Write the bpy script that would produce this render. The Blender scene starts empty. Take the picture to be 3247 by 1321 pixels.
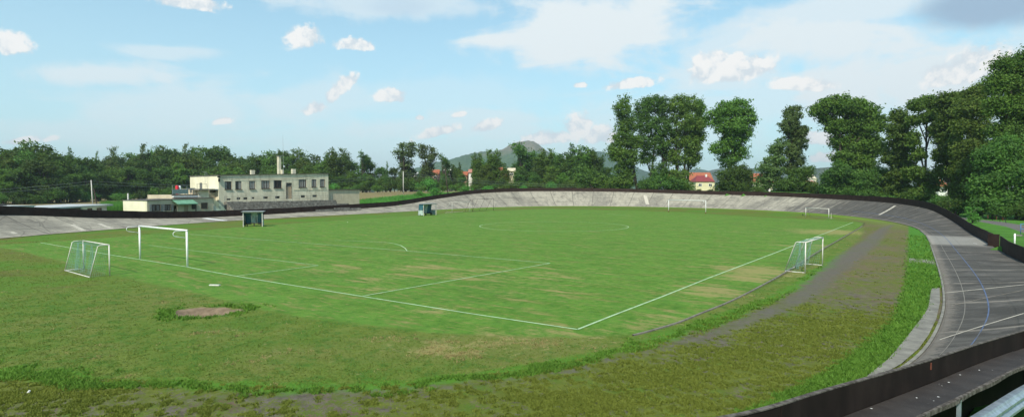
import bpy, bmesh, math, random
import numpy as np
from mathutils import Vector, Matrix
random.seed(7); RNG = np.random.default_rng(11)
S = bpy.context.scene
COL = S.collection
R = math.radians

# ---------------------------------------------------------------- camera frame and surveying helpers
CAM = np.array([9.6, -17.2, 5.0]); YAW = -0.622; PIT = 0.0343; FOC = 1795.0; PW, PH = 3247.0, 1321.0
_c, _s = math.cos(YAW), math.sin(YAW)
RT = np.array([_c, -_s, 0.0]); FH = np.array([_s, _c, 0.0])
FW = FH*math.cos(PIT) + np.array([0, 0, -math.sin(PIT)]); UP = FH*math.sin(PIT) + np.array([0, 0, math.cos(PIT)])
def ray(px, py): return FW + RT*(px-PW/2)/FOC - UP*(py-PH/2)/FOC
def G(px, py, z=0.0):                       # point on the level z
    r = ray(px, py); return CAM + r*((z-CAM[2])/r[2])
def D(px, py, d):                           # point at horizontal depth d
    r = ray(px, py); return CAM + r*(d/(r@FH))
def DX(px, d, z=0.0):
    p = D(px, 600, d); p[2] = z; return p

# ---------------------------------------------------------------- small helpers
def link(o, parent=None):
    COL.objects.link(o)
    if parent is not None: o.parent = parent
    return o
def tag(o, label=None, cat=None, group=None, kind=None):
    if label: o['label'] = label
    if cat: o['category'] = cat
    if group: o['group'] = group
    if kind: o['kind'] = kind
    return o
def thing(name, label, cat, loc=(0, 0, 0), rz=0, group=None):
    o = bpy.data.objects.new(name, None); link(o)
    o.location = tuple(float(v) for v in loc); o.rotation_euler = (0, 0, rz)
    return tag(o, label, cat, group)
class MB:
    def __init__(s): s.v = []; s.f = []; s.sm = False
    def add(s, vs, fs):
        n = len(s.v); s.v += [tuple(float(c) for c in p) for p in vs]; s.f += [tuple(i+n for i in f) for f in fs]; return s
    def box(s, c, size, rz=0.0, rx=0.0):
        hx, hy, hz = size[0]/2, size[1]/2, size[2]/2
        M = Matrix.Translation(Vector([float(q) for q in c])) @ Matrix.Rotation(rz, 4, 'Z') @ Matrix.Rotation(rx, 4, 'X')
        vs = [M @ Vector((x*hx, y*hy, z*hz)) for x in (-1, 1) for y in (-1, 1) for z in (-1, 1)]
        return s.add(vs, [(0, 1, 3, 2), (4, 6, 7, 5), (0, 4, 5, 1), (2, 3, 7, 6), (0, 2, 6, 4), (1, 5, 7, 3)])
    def bar(s, a, b, w, h=None):              # square bar between two points
        return s.tube([a, b], w/1.6, 4, w)
    def tube(s, pts, r, n=8, w=None):
        pts = [Vector([float(q) for q in p]) for p in pts]; rs = r if isinstance(r, (list, tuple)) else [r]*len(pts)
        rings = []; prev = None
        for i, p in enumerate(pts):
            t = (pts[min(i+1, len(pts)-1)] - pts[max(i-1, 0)]).normalized()
            if prev is None:
                a = Vector((0, 0, 1)) if abs(t.z) < .9 else Vector((1, 0, 0)); u = t.cross(a).normalized()
            else: u = (prev - t*prev.dot(t)).normalized()
            prev = u; v = t.cross(u)
            off = math.pi/4 if n == 4 else 0
            rings.append([p + (u*math.cos(2*math.pi*k/n+off) + v*math.sin(2*math.pi*k/n+off))*rs[i] for k in range(n)])
        vs = [q for r_ in rings for q in r_]; fs = []
        for i in range(len(rings)-1):
            for k in range(n):
                fs.append((i*n+k, i*n+(k+1) % n, (i+1)*n+(k+1) % n, (i+1)*n+k))
        fs.append(tuple(range(n-1, -1, -1))); fs.append(tuple(range((len(rings)-1)*n, len(rings)*n)))
        return s.add(vs, fs)
    def quad(s, a, b, c, d): return s.add([a, b, c, d], [(0, 1, 2, 3)])
    def prism(s, poly, y0, y1):               # poly of (x,z), extruded along y
        n = len(poly); vs = [(x, y0, z) for x, z in poly] + [(x, y1, z) for x, z in poly]
        fs = [tuple(range(n)), tuple(range(2*n-1, n-1, -1))] + [(i, i+n, (i+1) % n+n, (i+1) % n) for i in range(n)]
        return s.add(vs, fs)
    def build(s, name, mat, parent=None, smooth=False, bevel=0):
        me = bpy.data.meshes.new(name); me.from_pydata(s.v, [], s.f); me.materials.append(mat)
        bm = bmesh.new(); bm.from_mesh(me); bmesh.ops.recalc_face_normals(bm, faces=bm.faces); bm.to_mesh(me); bm.free()
        if smooth: me.polygons.foreach_set('use_smooth', [True]*len(me.polygons))
        o = bpy.data.objects.new(name, me)
        if bevel:
            md = o.modifiers.new('bevel', 'BEVEL'); md.width = bevel; md.segments = 2; md.limit_method = 'ANGLE'
        return link(o, parent)
def np_mesh(name, V, T, mat, attrs=None, smooth=False, k=3):
    me = bpy.data.meshes.new(name); n = len(V); m = len(T)
    me.vertices.add(n); me.vertices.foreach_set('co', np.asarray(V, np.float32).ravel())
    me.loops.add(m*k); me.loops.foreach_set('vertex_index', np.asarray(T, np.int32).ravel())
    me.polygons.add(m); me.polygons.foreach_set('loop_start', np.arange(0, m*k, k, dtype=np.int32))
    me.polygons.foreach_set('loop_total', np.full(m, k, np.int32))
    if smooth: me.polygons.foreach_set('use_smooth', np.ones(m, bool))
    me.update(calc_edges=True)
    for a, v in (attrs or {}).items():
        at = me.attributes.new(a, 'FLOAT', 'POINT'); at.data.foreach_set('value', np.asarray(v, np.float32))
    me.materials.append(mat); return me

# ---------------------------------------------------------------- material helper
class NT:
    def __init__(s, name, world=False):
        if world: s.m = bpy.data.worlds.new(name)
        else: s.m = bpy.data.materials.new(name)
        s.m.use_nodes = True; s.t = s.m.node_tree; s.t.nodes.clear()
    def n(s, typ, **kw):
        nd = s.t.nodes.new(typ)
        for k, v in kw.items(): setattr(nd, k, v)
        return nd
    def put(s, sock, v):
        if v is None: return
        if hasattr(v, 'is_linked'): s.t.links.new(v, sock)
        else:
            if isinstance(v, (tuple, list)) and len(v) == 3 and sock.type == 'RGBA': v = (*v, 1)
            sock.default_value = v
    def math(s, op, a, b=None, c=None, clamp=False):
        nd = s.n('ShaderNodeMath', operation=op, use_clamp=clamp)
        s.put(nd.inputs[0], a); s.put(nd.inputs[1], b)
        if c is not None: s.put(nd.inputs[2], c)
        return nd.outputs[0]
    def add(s, a, b): return s.math('ADD', a, b)
    def mul(s, a, b): return s.math('MULTIPLY', a, b)
    def ss(s, v, lo, hi):
        nd = s.n('ShaderNodeMapRange', interpolation_type='SMOOTHSTEP'); s.put(nd.inputs[0], v); s.put(nd.inputs[1], lo); s.put(nd.inputs[2], hi)
        return nd.outputs[0]
    def mix(s, f, a, b, mode='MIX'):
        nd = s.n('ShaderNodeMix', data_type='RGBA', blend_type=mode)
        s.put(nd.inputs[0], f); s.put(nd.inputs[6], a); s.put(nd.inputs[7], b); return nd.outputs[2]
    def pos(s, scale=(1, 1, 1), rot=(0, 0, 0), src='Object'):
        if src == 'World': v = s.n('ShaderNodeNewGeometry').outputs['Position']
        else: v = s.n('ShaderNodeTexCoord').outputs[src]
        if tuple(scale) == (1, 1, 1) and tuple(rot) == (0, 0, 0): return v
        mp = s.n('ShaderNodeMapping'); s.put(mp.inputs['Vector'], v); mp.inputs['Scale'].default_value = scale; mp.inputs['Rotation'].default_value = rot
        return mp.outputs[0]
    def noise(s, v, scale, det=4, rough=.55, dist=0.0, out=0):
        nd = s.n('ShaderNodeTexNoise'); s.put(nd.inputs['Vector'], v); nd.inputs['Scale'].default_value = scale
        nd.inputs['Detail'].default_value = det; nd.inputs['Roughness'].default_value = rough; nd.inputs['Distortion'].default_value = dist
        return nd.outputs[out]
    def attr(s, name): return s.n('ShaderNodeAttribute', attribute_name=name).outputs['Fac']
    def out(s, base, rough=.8, metal=0.0, bump=None, bd=.05, bs=.6, spec=.3, trans=0.0, alpha=None, wt=None):
        p = s.n('ShaderNodeBsdfPrincipled'); s.put(p.inputs['Base Color'], base); s.put(p.inputs['Roughness'], rough); s.put(p.inputs['Metallic'], metal)
        p.inputs['Specular IOR Level'].default_value = spec
        if bump is not None:
            b = s.n('ShaderNodeBump'); b.inputs['Distance'].default_value = bd; b.inputs['Strength'].default_value = bs
            s.put(b.inputs['Height'], bump); s.t.links.new(b.outputs[0], p.inputs['Normal'])
        sh = p.outputs[0]
        if trans:
            tr = s.n('ShaderNodeBsdfTranslucent'); s.put(tr.inputs[0], base); mx = s.n('ShaderNodeMixShader'); mx.inputs[0].default_value = trans
            s.t.links.new(sh, mx.inputs[1]); s.t.links.new(tr.outputs[0], mx.inputs[2]); sh = mx.outputs[0]
        o = s.n('ShaderNodeOutputMaterial'); s.t.links.new(sh, o.inputs[0]); return s.m
def simple(name, col, rough=.7, var=.25, scale=3., metal=0., spec=.3, bump=0.0, stain=None, sa=.5, src='World'):
    t = NT(name); v = t.pos(src=src); n = t.noise(v, scale, 5, .6)
    c = t.mix(t.ss(n, .25, .75), tuple(x*(1-var) for x in col), tuple(min(1, x*(1+var)) for x in col))
    if stain is not None:
        vs = t.pos((1, 1, .3), src=src); n2 = t.noise(vs, scale*.7, 6, .65); c = t.mix(t.mul(t.ss(n2, .5, .68), sa), c, stain)
    return t.out(c, rough, metal, n if bump else None, bump or .01, .5, spec)

M = {}
M['white_paint'] = simple('white_paint', (.78, .78, .76), .45, .05, 6, stain=(.45, .42, .36), sa=.5)
M['white_old'] = simple('white_old', (.62, .6, .54), .6, .1, 8, stain=(.25, .15, .08), sa=.6)
M['grey_steel'] = simple('grey_steel', (.30, .31, .31), .5, .15, 8, .4, stain=(.2, .13, .08))
M['dark_steel'] = simple('dark_steel', (.075, .065, .06), .6, .2, 8, stain=(.12, .06, .03))
M['galv'] = simple('galvanised_steel', (.36, .41, .46), .38, .3, 7, .6, .5, stain=(.5, .52, .54), sa=.6)
M['rust'] = simple('rust', (.16, .05, .03), .8, .3, 12)
M['fence'] = None
M['terrace'] = simple('terrace_concrete', (.15, .14, .12), .95, .4, 2.2, bump=.03, stain=(.36, .34, .30), sa=.6)
M['roof_felt'] = simple('roof_felt', (.10, .09, .08), .9, .3, 3)
M['grey_roof'] = simple('grey_roof', (.42, .43, .44), .7, .15, 3)
M['teal'] = simple('teal_board', (.022, .10, .13), .6, .35, 2.5, stain=(.10, .16, .16), sa=.5)
M['corr'] = simple('corrugated_sheet', (.34, .42, .38), .6, .4, 3, stain=(.12, .09, .07), sa=.7)
M['wood_dark'] = simple('dark_wood', (.06, .04, .03), .8, .3, 6)
M['green_sheet'] = simple('green_sheet', (.14, .29, .19), .6, .15, 2, stain=(.25, .36, .28), sa=.4)
M['balcony'] = simple('balcony_sheet', (.16, .23, .22), .5, .15, 2)
M['glass'] = simple('dark_glass', (.022, .024, .026), .12, .3, 1.0, spec=.6)
M['curtain'] = simple('curtain', (.22, .22, .21), .9, .3, 9)
M['frame_brown'] = simple('window_frame', (.05, .03, .025), .6, .2, 5)
M['door'] = simple('door_paint', (.33, .25, .17), .6, .12, 2)
M['red'] = simple('red_cloth', (.5, .015, .03), .7, .1, 4)
M['cream'] = simple('cream_wall', (.74, .68, .50), .9, .08, .8, bump=.02, stain=(.42, .37, .27), sa=.35)
M['concrete'] = simple('concrete', (.205, .195, .168), .9, .25, 2.0, bump=.02, stain=(.12, .11, .1), sa=.7)
M['kerb'] = simple('kerb_concrete', (.19, .175, .145), .9, .25, 4, bump=.02, stain=(.09, .08, .07), sa=.8)
M['pole_conc'] = simple('pole_concrete', (.52, .50, .46), .8, .1, 2)
M['bark'] = simple('bark', (.075, .06, .045), .9, .35, 5, bump=.05)
M['bark_pale'] = simple('pale_bark', (.13, .11, .085), .9, .35, 5, bump=.05)
M['black'] = simple('black', (.012, .012, .012), .6, .2, 5)
M['blue_rail'] = simple('blue_rail', (.09, .20, .38), .5, .1, 5)
M['cable'] = simple('cable', (.10, .13, .13), .6, .1, 1)
M['skin'] = simple('skin', (.45, .26, .18), .6, .05, 5)
M['pitch_line'] = simple('pitch_line_chalk', (.36, .50, .29), .9, .22, 2.2, stain=(.12, .26, .07), sa=.55)
M['mark_white'] = simple('track_white_paint', (.62, .61, .57), .8, .12, 2.0, stain=(.28, .26, .24), sa=.7)
M['mark_pale'] = simple('joint_filler', (.34, .29, .23), .9, .2, 3, stain=(.15, .13, .12), sa=.7)
M['mark_faint'] = simple('faded_line', (.21, .195, .17), .9, .2, 3, stain=(.12, .11, .1), sa=.8)
M['mark_pale2'] = simple('worn_white_paint', (.46, .42, .35), .9, .15, 3, stain=(.25, .23, .2), sa=.6)
M['mark_blue'] = simple('track_blue_paint', (.085, .12, .21), .8, .3, 1.2, stain=(.11, .105, .10), sa=.9)
M['net'] = simple('net_cord', (.16, .30, .25), .8, .15, 2)

def mat_fence():
    t = NT('fence_boards'); v = t.pos(src='World'); n = t.noise(v, 1.3, 5, .6); st = t.noise(t.pos((3, 3, .35), src='World'), 2.0, 5, .6)
    c = t.mix(t.ss(n, .3, .7), (.022, .0125, .0095), (.040, .0235, .0185)); c = t.mix(t.mul(t.ss(st, .52, .72), .4), c, (.042, .028, .024))
    M['fence'] = t.out(c, .75, bump=n, bd=.01, spec=.15)
    t = NT('fence_cap'); v = t.pos(src='World'); n = t.noise(v, 9, 5, .7)
    c = t.mix(t.ss(n, .4, .62), (.05, .038, .03), (.15, .13, .11)); M['cap'] = t.out(c, .8, bump=n, bd=.01)
    t = NT('shelf_board'); v = t.pos(src='World'); n = t.noise(v, 2.2, 6, .65); n2 = t.noise(v, 30, 3, .6)
    c = t.mix(t.ss(n, .3, .7), (.028, .021, .018), (.048, .038, .033)); c = t.mix(t.mul(t.ss(n2, .62, .72), .35), c, (.2, .19, .18)); M['shelf'] = t.out(c, .7, bump=n2, bd=.004)
mat_fence()

def mat_facade():
    t = NT('weathered_render'); v = t.pos(src='World'); n = t.noise(v, .7, 6, .6); n2 = t.noise(v, 6, 4, .7)
    st = t.noise(t.pos((1.2, 1.2, .22), src='World'), 1.6, 6, .65)
    c = t.mix(t.ss(n, .3, .7), (.52, .48, .36), (.68, .63, .48)); c = t.mix(t.mul(t.ss(st, .47, .66), .55), c, (.38, .335, .245))
    c = t.mix(t.mul(t.ss(n2, .58, .68), .5), c, (.70, .64, .50))
    M['facade'] = t.out(c, .95, bump=n2, bd=.03)
    t = NT('plain_render'); v = t.pos(src='World'); n = t.noise(v, .9, 6, .6); n2 = t.noise(v, 9, 4, .7)
    st = t.noise(t.pos((1.2, 1.2, .2), src='World'), 1.2, 6, .65)
    c = t.mix(t.ss(n, .3, .7), (.46, .39, .28), (.55, .47, .34)); c = t.mix(t.mul(t.ss(st, .5, .66), .35), c, (.34, .29, .22)); M['render'] = t.out(c, .95, bump=n2, bd=.02)
mat_facade()

# ---------------------------------------------------------------- camera
cam_d = bpy.data.cameras.new('camera'); cam = bpy.data.objects.new('camera', cam_d); link(cam)
cam.location = CAM; cam.rotation_euler = (R(90)-PIT, 0, -YAW); cam_d.sensor_width = 36; cam_d.lens = 36*FOC/PW
cam_d.clip_end = 20000; cam_d.clip_start = .1; S.camera = cam

# ---------------------------------------------------------------- light, sky
EL = R(47); sun_h = -RT*.33 + FH*(-.94); sun_h /= np.linalg.norm(sun_h)
sun_dir = Vector((sun_h[0]*math.cos(EL), sun_h[1]*math.cos(EL), math.sin(EL)))
sd = bpy.data.lights.new('sun', 'SUN'); sd.energy = 3.3; sd.angle = R(1.0); sd.color = (1.0, .94, .80)
so = bpy.data.objects.new('sun', sd); link(so); so.rotation_euler = (-sun_dir).to_track_quat('-Z', 'Y').to_euler(); so.location = (0, 0, 60)
def build_world():
    t = NT('World', world=True); S.world = t.m
    sky = t.n('ShaderNodeTexSky', sky_type='NISHITA'); sky.sun_disc = False; sky.sun_elevation = EL
    sky.sun_rotation = math.atan2(sun_dir.x, sun_dir.y); sky.air_density = 1.0; sky.dust_density = .6; sky.ozone_density = 2.0
    v = t.n('ShaderNodeTexCoord').outputs['Generated']
    sp = t.n('ShaderNodeSeparateXYZ'); t.put(sp.inputs[0], v)
    az = t.math('ARCTAN2', sp.outputs[0], sp.outputs[1]); el = t.math('ARCSINE', sp.outputs[2])
    cb = t.n('ShaderNodeCombineXYZ'); t.put(cb.inputs[0], az); t.put(cb.inputs[1], el); uv = cb.outputs[0]
    fb = t.noise(v, 26.0, 6, .62, .2); fb2 = t.noise(v, 90.0, 3, .6)
    wob = t.add(t.mul(t.add(fb, -.5), 2.7), t.mul(t.add(fb2, -.5), 1.1))
    def uvp(px, py):
        r = ray(px, py); r = r/np.linalg.norm(r); return math.atan2(r[0], r[1]), math.asin(r[2])
    def blob(px, py, rx, ry, rot=0.0, skirt=1.6):
        u, w = uvp(px, py); mp = t.n('ShaderNodeMapping', vector_type='TEXTURE'); t.put(mp.inputs[0], uv)
        k = (math.cos(math.atan((px-PW/2)/FOC)))**1
        mp.inputs['Location'].default_value = (u, w, 0); mp.inputs['Rotation'].default_value = (0, 0, rot); mp.inputs['Scale'].default_value = (rx/FOC*k*k, ry/FOC*k, 1)
        s2 = t.n('ShaderNodeSeparateXYZ'); t.put(s2.inputs[0], mp.outputs[0])
        ln = t.n('ShaderNodeVectorMath', operation='LENGTH'); t.put(ln.inputs[0], mp.outputs[0])
        return t.math('SUBTRACT', 1.0, ln.outputs['Value']), s2.outputs[1]
    CU = [(2290, 232, 120, 38, 0), (2275, 198, 62, 42, 0), (2228, 200, 34, 34, 0), (2330, 205, 40, 40, 0), (2400, 215, 62, 42, .3), (2530, 268, 110, 22, -.15),
          (3100, 215, 110, 62, .35), (3035, 240, 110, 40, 0), (1100, 265, 55, 22, .7), (1000, 345, 45, 22, .2), (1060, 300, 40, 18, .9), (1232, 305, 55, 22, 0),
          (965, 125, 68, 40, .1), (1125, 143, 72, 20, 0), (1390, 418, 75, 18, .25), (1545, 400, 55, 20, .3), (700, 385, 42, 12, .2), (45, 140, 70, 42, .2),
          (1740, 440, 110, 26, .1), (1835, 405, 50, 46, 0), (1900, 430, 60, 34, 0), (1990, 268, 90, 18, .1), (1840, 271, 24, 9, 0), (2585, 440, 70, 26, 0), (600, 8, 110, 26, 0),
          (1330, 374, 18, 9, 0), (1455, 364, 24, 9, .2), (2620, 500, 60, 18, 0), (80, 445, 60, 12, .2), (160, 440, 34, 10, .3)]
    dens = None; shade = None
    for px, py, rx, ry, ro in CU:
        m, y = blob(px, py, rx*1.15, ry*1.2, ro)
        m = t.math('MINIMUM', m, t.add(t.mul(y, 1.6), 1.15))     # flatter base
        dens = m if dens is None else t.math('MAXIMUM', dens, m)
    cum = t.ss(t.add(dens, t.mul(wob, .62)), .0, .42)
    edge = t.ss(t.add(dens, t.mul(wob, .9)), .05, .6)
    VE = [(2290, 235, 230, 60, 0, .6), (1860, 110, 360, 105, 0, 1.0), (1480, 400, 330, 50, .1, .5), (950, 330, 240, 60, .2, .4), (2650, 130, 420, 80, -.12, .85), (2900, 245, 460, 120, 0, .85), (2350, 120, 260, 60, .1, .6), (300, 235, 280, 40, .1, .7), (560, 165, 150, 22, .1, .5), (600, 350, 420, 75, .05, .5),
          (1250, 20, 300, 55, 0, .55), (1450, 480, 900, 75, 0, .32), (350, 420, 400, 50, 0, .4), (2300, 330, 600, 60, 0, .45), (2000, 400, 400, 70, 0, .4), (2700, 30, 330, 60, 0, .7), (3000, 420, 420, 150, 0, .5), (1430, 300, 350, 70, 0, .22)]
    veil = None
    fs = t.noise(t.pos((1, 1, 3.2), src='Generated'), 5.5, 8, .58, .6)
    for px, py, rx, ry, ro, a in VE:
        m, y = blob(px, py, rx*1.25, ry*1.35, ro); m = t.mul(t.ss(t.add(m, t.mul(t.add(t.add(fs, t.mul(t.add(fb, -.5), .35)), -.5), 2.3)), -.05, .6), min(1, a*1.12))
        veil = m if veil is None else t.math('MAXIMUM', veil, m)
    gm, gy = blob(3120, 20, 330, 105, -.06); grey = t.ss(t.add(gm, t.mul(t.add(fs, -.5), .9)), .08, .6)
    gm2, _ = blob(1270, 25, 150, 42, 0); grey2 = t.mul(t.ss(t.add(gm2, t.mul(t.add(fs, -.5), 1.1)), .05, .7), .5)
    # sky, deeper blue overhead at the left, pale at the horizon, is the sky texture itself with the air's whitening
    base = t.mix(1.0, sky.outputs[0], (SKYT[0], SKYT[1], SKYT[2], 1), 'MULTIPLY')
    whit = t.math('SUBTRACT', 1.0, t.ss(el, -.02, .52)); base = t.mix(t.add(t.mul(whit, .58), .14), base, tuple(c*KC for c in (.60, .81, .90)))
    c = t.mix(veil, base, tuple(c*KC for c in (.85, .93, .96)))
    c = t.mix(t.mul(grey2, .9), c, tuple(c*KC for c in (.50, .68, .84)))
    c = t.mix(t.mul(grey, .92), c, tuple(c*KC for c in (.36, .50, .66)))
    vo = t.n('ShaderNodeVectorMath', operation='ADD'); t.put(vo.inputs[0], v); vo.inputs[1].default_value = (-.004, -.004, .013)
    fbo = t.noise(vo.outputs[0], 26.0, 6, .62, .2); lit = t.ss(t.add(t.mul(t.add(fb, t.mul(fbo, -1.0)), 3.2), t.mul(edge, .28)), -.22, .42)
    cc = t.mix(lit, tuple(c*KC for c in (.74, .81, .86)), tuple(c*KC for c in (1.04, 1.02, .99)))
    c = t.mix(t.mul(cum, .93), c, cc)
    # below the horizon
    bg = t.n('ShaderNodeBackground'); t.put(bg.inputs[0], c); bg.inputs[1].default_value = .10
    o = t.n('ShaderNodeOutputWorld'); t.t.links.new(bg.outputs[0], o.inputs[0])
KC = 6.3; SKYT = (.98, 1.34, 1.20)
build_world()
S.world.cycles.sampling_method = 'MANUAL'; S.world.cycles.sample_map_resolution = 256
S.view_settings.view_transform = 'Standard'; S.view_settings.look = 'None'; S.view_settings.exposure = 0.66; S.view_settings.gamma = 1.0
S.cycles.max_bounces = 6; S.cycles.diffuse_bounces = 3; S.cycles.use_denoising = True

# ---------------------------------------------------------------- velodrome: control points (inner edge x,y ; width ; outer height)
TC = [(-65.6, -1, 6.0, 2.35), (-68.8, 5, 6.0, 2.0), (-71.4, 11, 5.8, 1.45), (-74.2, 17, 5.6, .98), (-76.6, 24, 5.3, .58), (-78.2, 31, 5, .46), (-79.7, 43, 5, .52), (-81.5, 62, 5, .86), (-82.9, 75, 5.2, 1.25),
      (-84.6, 90, 5.6, 2.5), (-84.3, 105, 6.2, 3.75), (-80.3, 118, 6.5, 4.25), (-73.8, 126.5, 6.5, 4.3), (-65, 131.2, 6.5, 4.2), (-55, 133.2, 6.5, 3.95), (-42.5, 133, 6.5, 3.6), (-30, 130.2, 6.5, 3.38), (-20.6, 125, 6.5, 3.2),
      (-10, 116.5, 6.3, 2.85), (-3, 107.5, 6, 2.65), (2.2, 98, 5.6, 2.4), (6.3, 87, 5.0, 1.9), (9, 75, 4.5, .75), (10.2, 63, 4.2, .12), (10.6, 52, 4.2, .08), (10.7, 42, 4.3, .1), (10.8, 28, 4.5, .3), (10.8, 20, 4.4, .6), (10.7, 14, 4.1, .85), (10.5, 10, 3.9, 1.05),
      (10.2, 6.6, 3.3, 1.05), (9.75, 3.0, 2.8, 1.0), (8.95, 0.0, 2.6, 1.05), (8.0, -2.7, 2.6, 1.2), (7.0, -5.3, 2.7, 1.45), (5.8, -8.1, 2.9, 1.7), (4.0, -11.3, 3.4, 1.9), (.5, -15.2, 4.5, 2.3), (-5, -19.5, 5.6, 2.8), (-13, -23.8, 6.3, 3.2), (-22, -26.8, 6.5, 3.5), (-33, -27.5, 6.5, 3.5), (-43, -24.5, 6.5, 3.3), (-52, -18.5, 6.3, 3), (-60, -10, 6.1, 2.7)]
def catmull(P, per):
    P = np.array(P, float); n = len(P); out = []
    for i in range(n):
        p0, p1, p2, p3 = P[(i-1) % n], P[i], P[(i+1) % n], P[(i+2) % n]
        k = max(2, int(np.hypot(*(p2-p1)[:2])/per))
        for j in range(k):
            u = j/k; out.append(.5*((2*p1)+(-p0+p2)*u+(2*p0-5*p1+4*p2-p3)*u*u+(-p0+3*p1-3*p2+p3)*u**3))
    return np.array(out)
TR = catmull(TC, .7)
# smooth
for _ in range(12): TR = .5*TR + .25*(np.roll(TR, 1, 0)+np.roll(TR, -1, 0))
tan = np.roll(TR, -1, 0)[:, :2]-np.roll(TR, 1, 0)[:, :2]; tan /= np.linalg.norm(tan, axis=1)[:, None]
NRM = np.stack([-tan[:, 1], tan[:, 0]], 1)
INN = TR[:, :2]; OUT = INN + NRM*TR[:, 2:3]; ZB = TR[:, 3]; NT_ = len(TR)
SLEN = np.r_[0, np.cumsum(np.linalg.norm(np.diff(INN, axis=0), axis=1))]
def track_pt(i, t, dz=0.0):
    p = INN[i]*(1-t)+OUT[i]*t; return np.array([p[0], p[1], .03 + (ZB[i]-.03)*(t*.75+.25*t*t) + dz])
def sdf(P, poly):                              # signed distance, + inside
    P = np.asarray(P, float)[:, :2]; A = np.asarray(poly, float)[:, :2]; B = np.roll(A, -1, 0); d = np.full(len(P), 1e9); ins = np.zeros(len(P), bool)
    for a, b in zip(A, B):
        ab = b-a; t = np.clip(((P-a)@ab)/(ab@ab+1e-9), 0, 1); q = a+t[:, None]*ab; d = np.minimum(d, np.hypot(*(P-q).T))
        c = ((a[1] > P[:, 1]) != (b[1] > P[:, 1])); xx = (b[0]-a[0])*(P[:, 1]-a[1])/(b[1]-a[1]+1e-12)+a[0]; ins ^= c & (P[:, 0] < xx)
    return np.where(ins, d, -d)
def pld(P, line):                              # distance to polyline, and parameter
    P = np.asarray(P, float)[:, :2]; L = np.asarray(line, float); d = np.full(len(P), 1e9); w = np.zeros(len(P))
    for i in range(len(L)-1):
        a, b = L[i, :2], L[i+1, :2]; ab = b-a; t = np.clip(((P-a)@ab)/(ab@ab+1e-9), 0, 1); q = a+t[:, None]*ab; dd = np.hypot(*(P-q).T)
        m = dd < d; d = np.where(m, dd, d); w = np.where(m, L[i, 2]*(1-t)+L[i+1, 2]*t, w)
    return d, w
def GP(pts): return np.array([G(*p)[:2] for p in pts])

# near fence line (camera side), followed from the right end of the view
def near_top(px, py, z): return G(px, py, z)
NF = np.array([near_top(3247, 1050, 2.0), near_top(3100, 1093, 2.2), near_top(2952, 1143.7, 2.42), near_top(2794, 1191, 2.62), near_top(2597, 1247, 2.85), near_top(2400, 1313, 3.05)])

# ---------------------------------------------------------------- terrain
def ssn(x): x = np.clip(x, 0, 1); return x*x*(3-2*x)
def TZ(x, y):
    x = np.asarray(x, float); y = np.asarray(y, float)
    z = (3.4*ssn((y-40)/70)+.8*ssn((y-110)/60))*ssn((x+310)/150)*(1-ssn((x+30)/50))
    z = z + .35*ssn((x-5)/10) + 2.4*ssn((y-120)/60)*ssn((x+40)/40)
    return z
def terrain():
    def axis(a, b, st, far, g=1.22):
        c = list(np.arange(a, b+.1, st)); s = st; p = b
        up = []
        while p < far: s *= g; p += s; up.append(p)
        s = st; p = a; dn = []
        while p > -far: s *= g; p -= s; dn.append(p)
        return np.array(dn[::-1]+c+up)
    xs = axis(-120, 60, 1.5, 9000); ys = axis(-50, 170, 1.5, 9000)
    X, Y = np.meshgrid(xs, ys, indexing='ij'); P = np.stack([X.ravel(), Y.ravel()], 1)
    z = TZ(P[:, 0], P[:, 1])
    far = (np.abs(P[:, 0]+30) > 140) | (np.abs(P[:, 1]-50) > 160)
    idx = np.where(~far)[0]; Q = P[idx]
    d2 = ((Q[:, None, :]-OUT[None, ::2, :])**2).sum(2); k = d2.argmin(1)*2
    do = np.sqrt(d2.min(1)); ins = sdf(Q, OUT[::3]) > 0
    zb = ZB[k]; w = TR[k, 2]
    zo = np.maximum(z[idx], zb-.12-.5*np.maximum(do-.5, 0)); blend = ssn(do/9)
    zo = np.where(do < 9, zo, z[idx])
    zi = np.maximum(zb*(1-do/w)*.8, 0)-.45
    z[idx] = np.where(ins, zi, np.where(do < .6, zb-.12, zo))
    z += np.where(np.hypot(P[:, 0]+30, P[:, 1]-50) > 160, .25*np.sin(P[:, 0]*.031+1)*np.sin(P[:, 1]*.027), 0)
    n, m = len(xs), len(ys); I = np.arange(n*m).reshape(n, m)
    F = np.stack([I[:-1, :-1].ravel(), I[1:, :-1].ravel(), I[1:, 1:].ravel(), I[:-1, 1:].ravel()], 1)
    # attributes: dry field, path
    fld = np.minimum.reduce([-(P[:, 0]+92-.0), 220-np.abs(P[:, 0]+200)*0 - np.abs(P[:, 1]-40)*0, P[:, 1]*0+50])
    dmz = (P[:, 0]+30)*-1-66
    V = np.c_[P, z]
    path = [(20, -30, 1.4), (20.5, 20, 1.4), (20.3, 60, 1.5), (20, 75, 1.5), (18, 88, 1.5), (14, 99, 1.5), (8, 110, 1.5), (-2, 123, 1.4), (-14, 136, 1.2), (-30, 146, 1)]
    dp, w = pld(P, path)
    mat = mat_terrain()
    me = np_mesh('ground', V, F, mat, {'a_field': fld, 'a_path': w-dp}, True, 4)
    o = bpy.data.objects.new('ground', me); link(o); tag(o, kind='structure')
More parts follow.
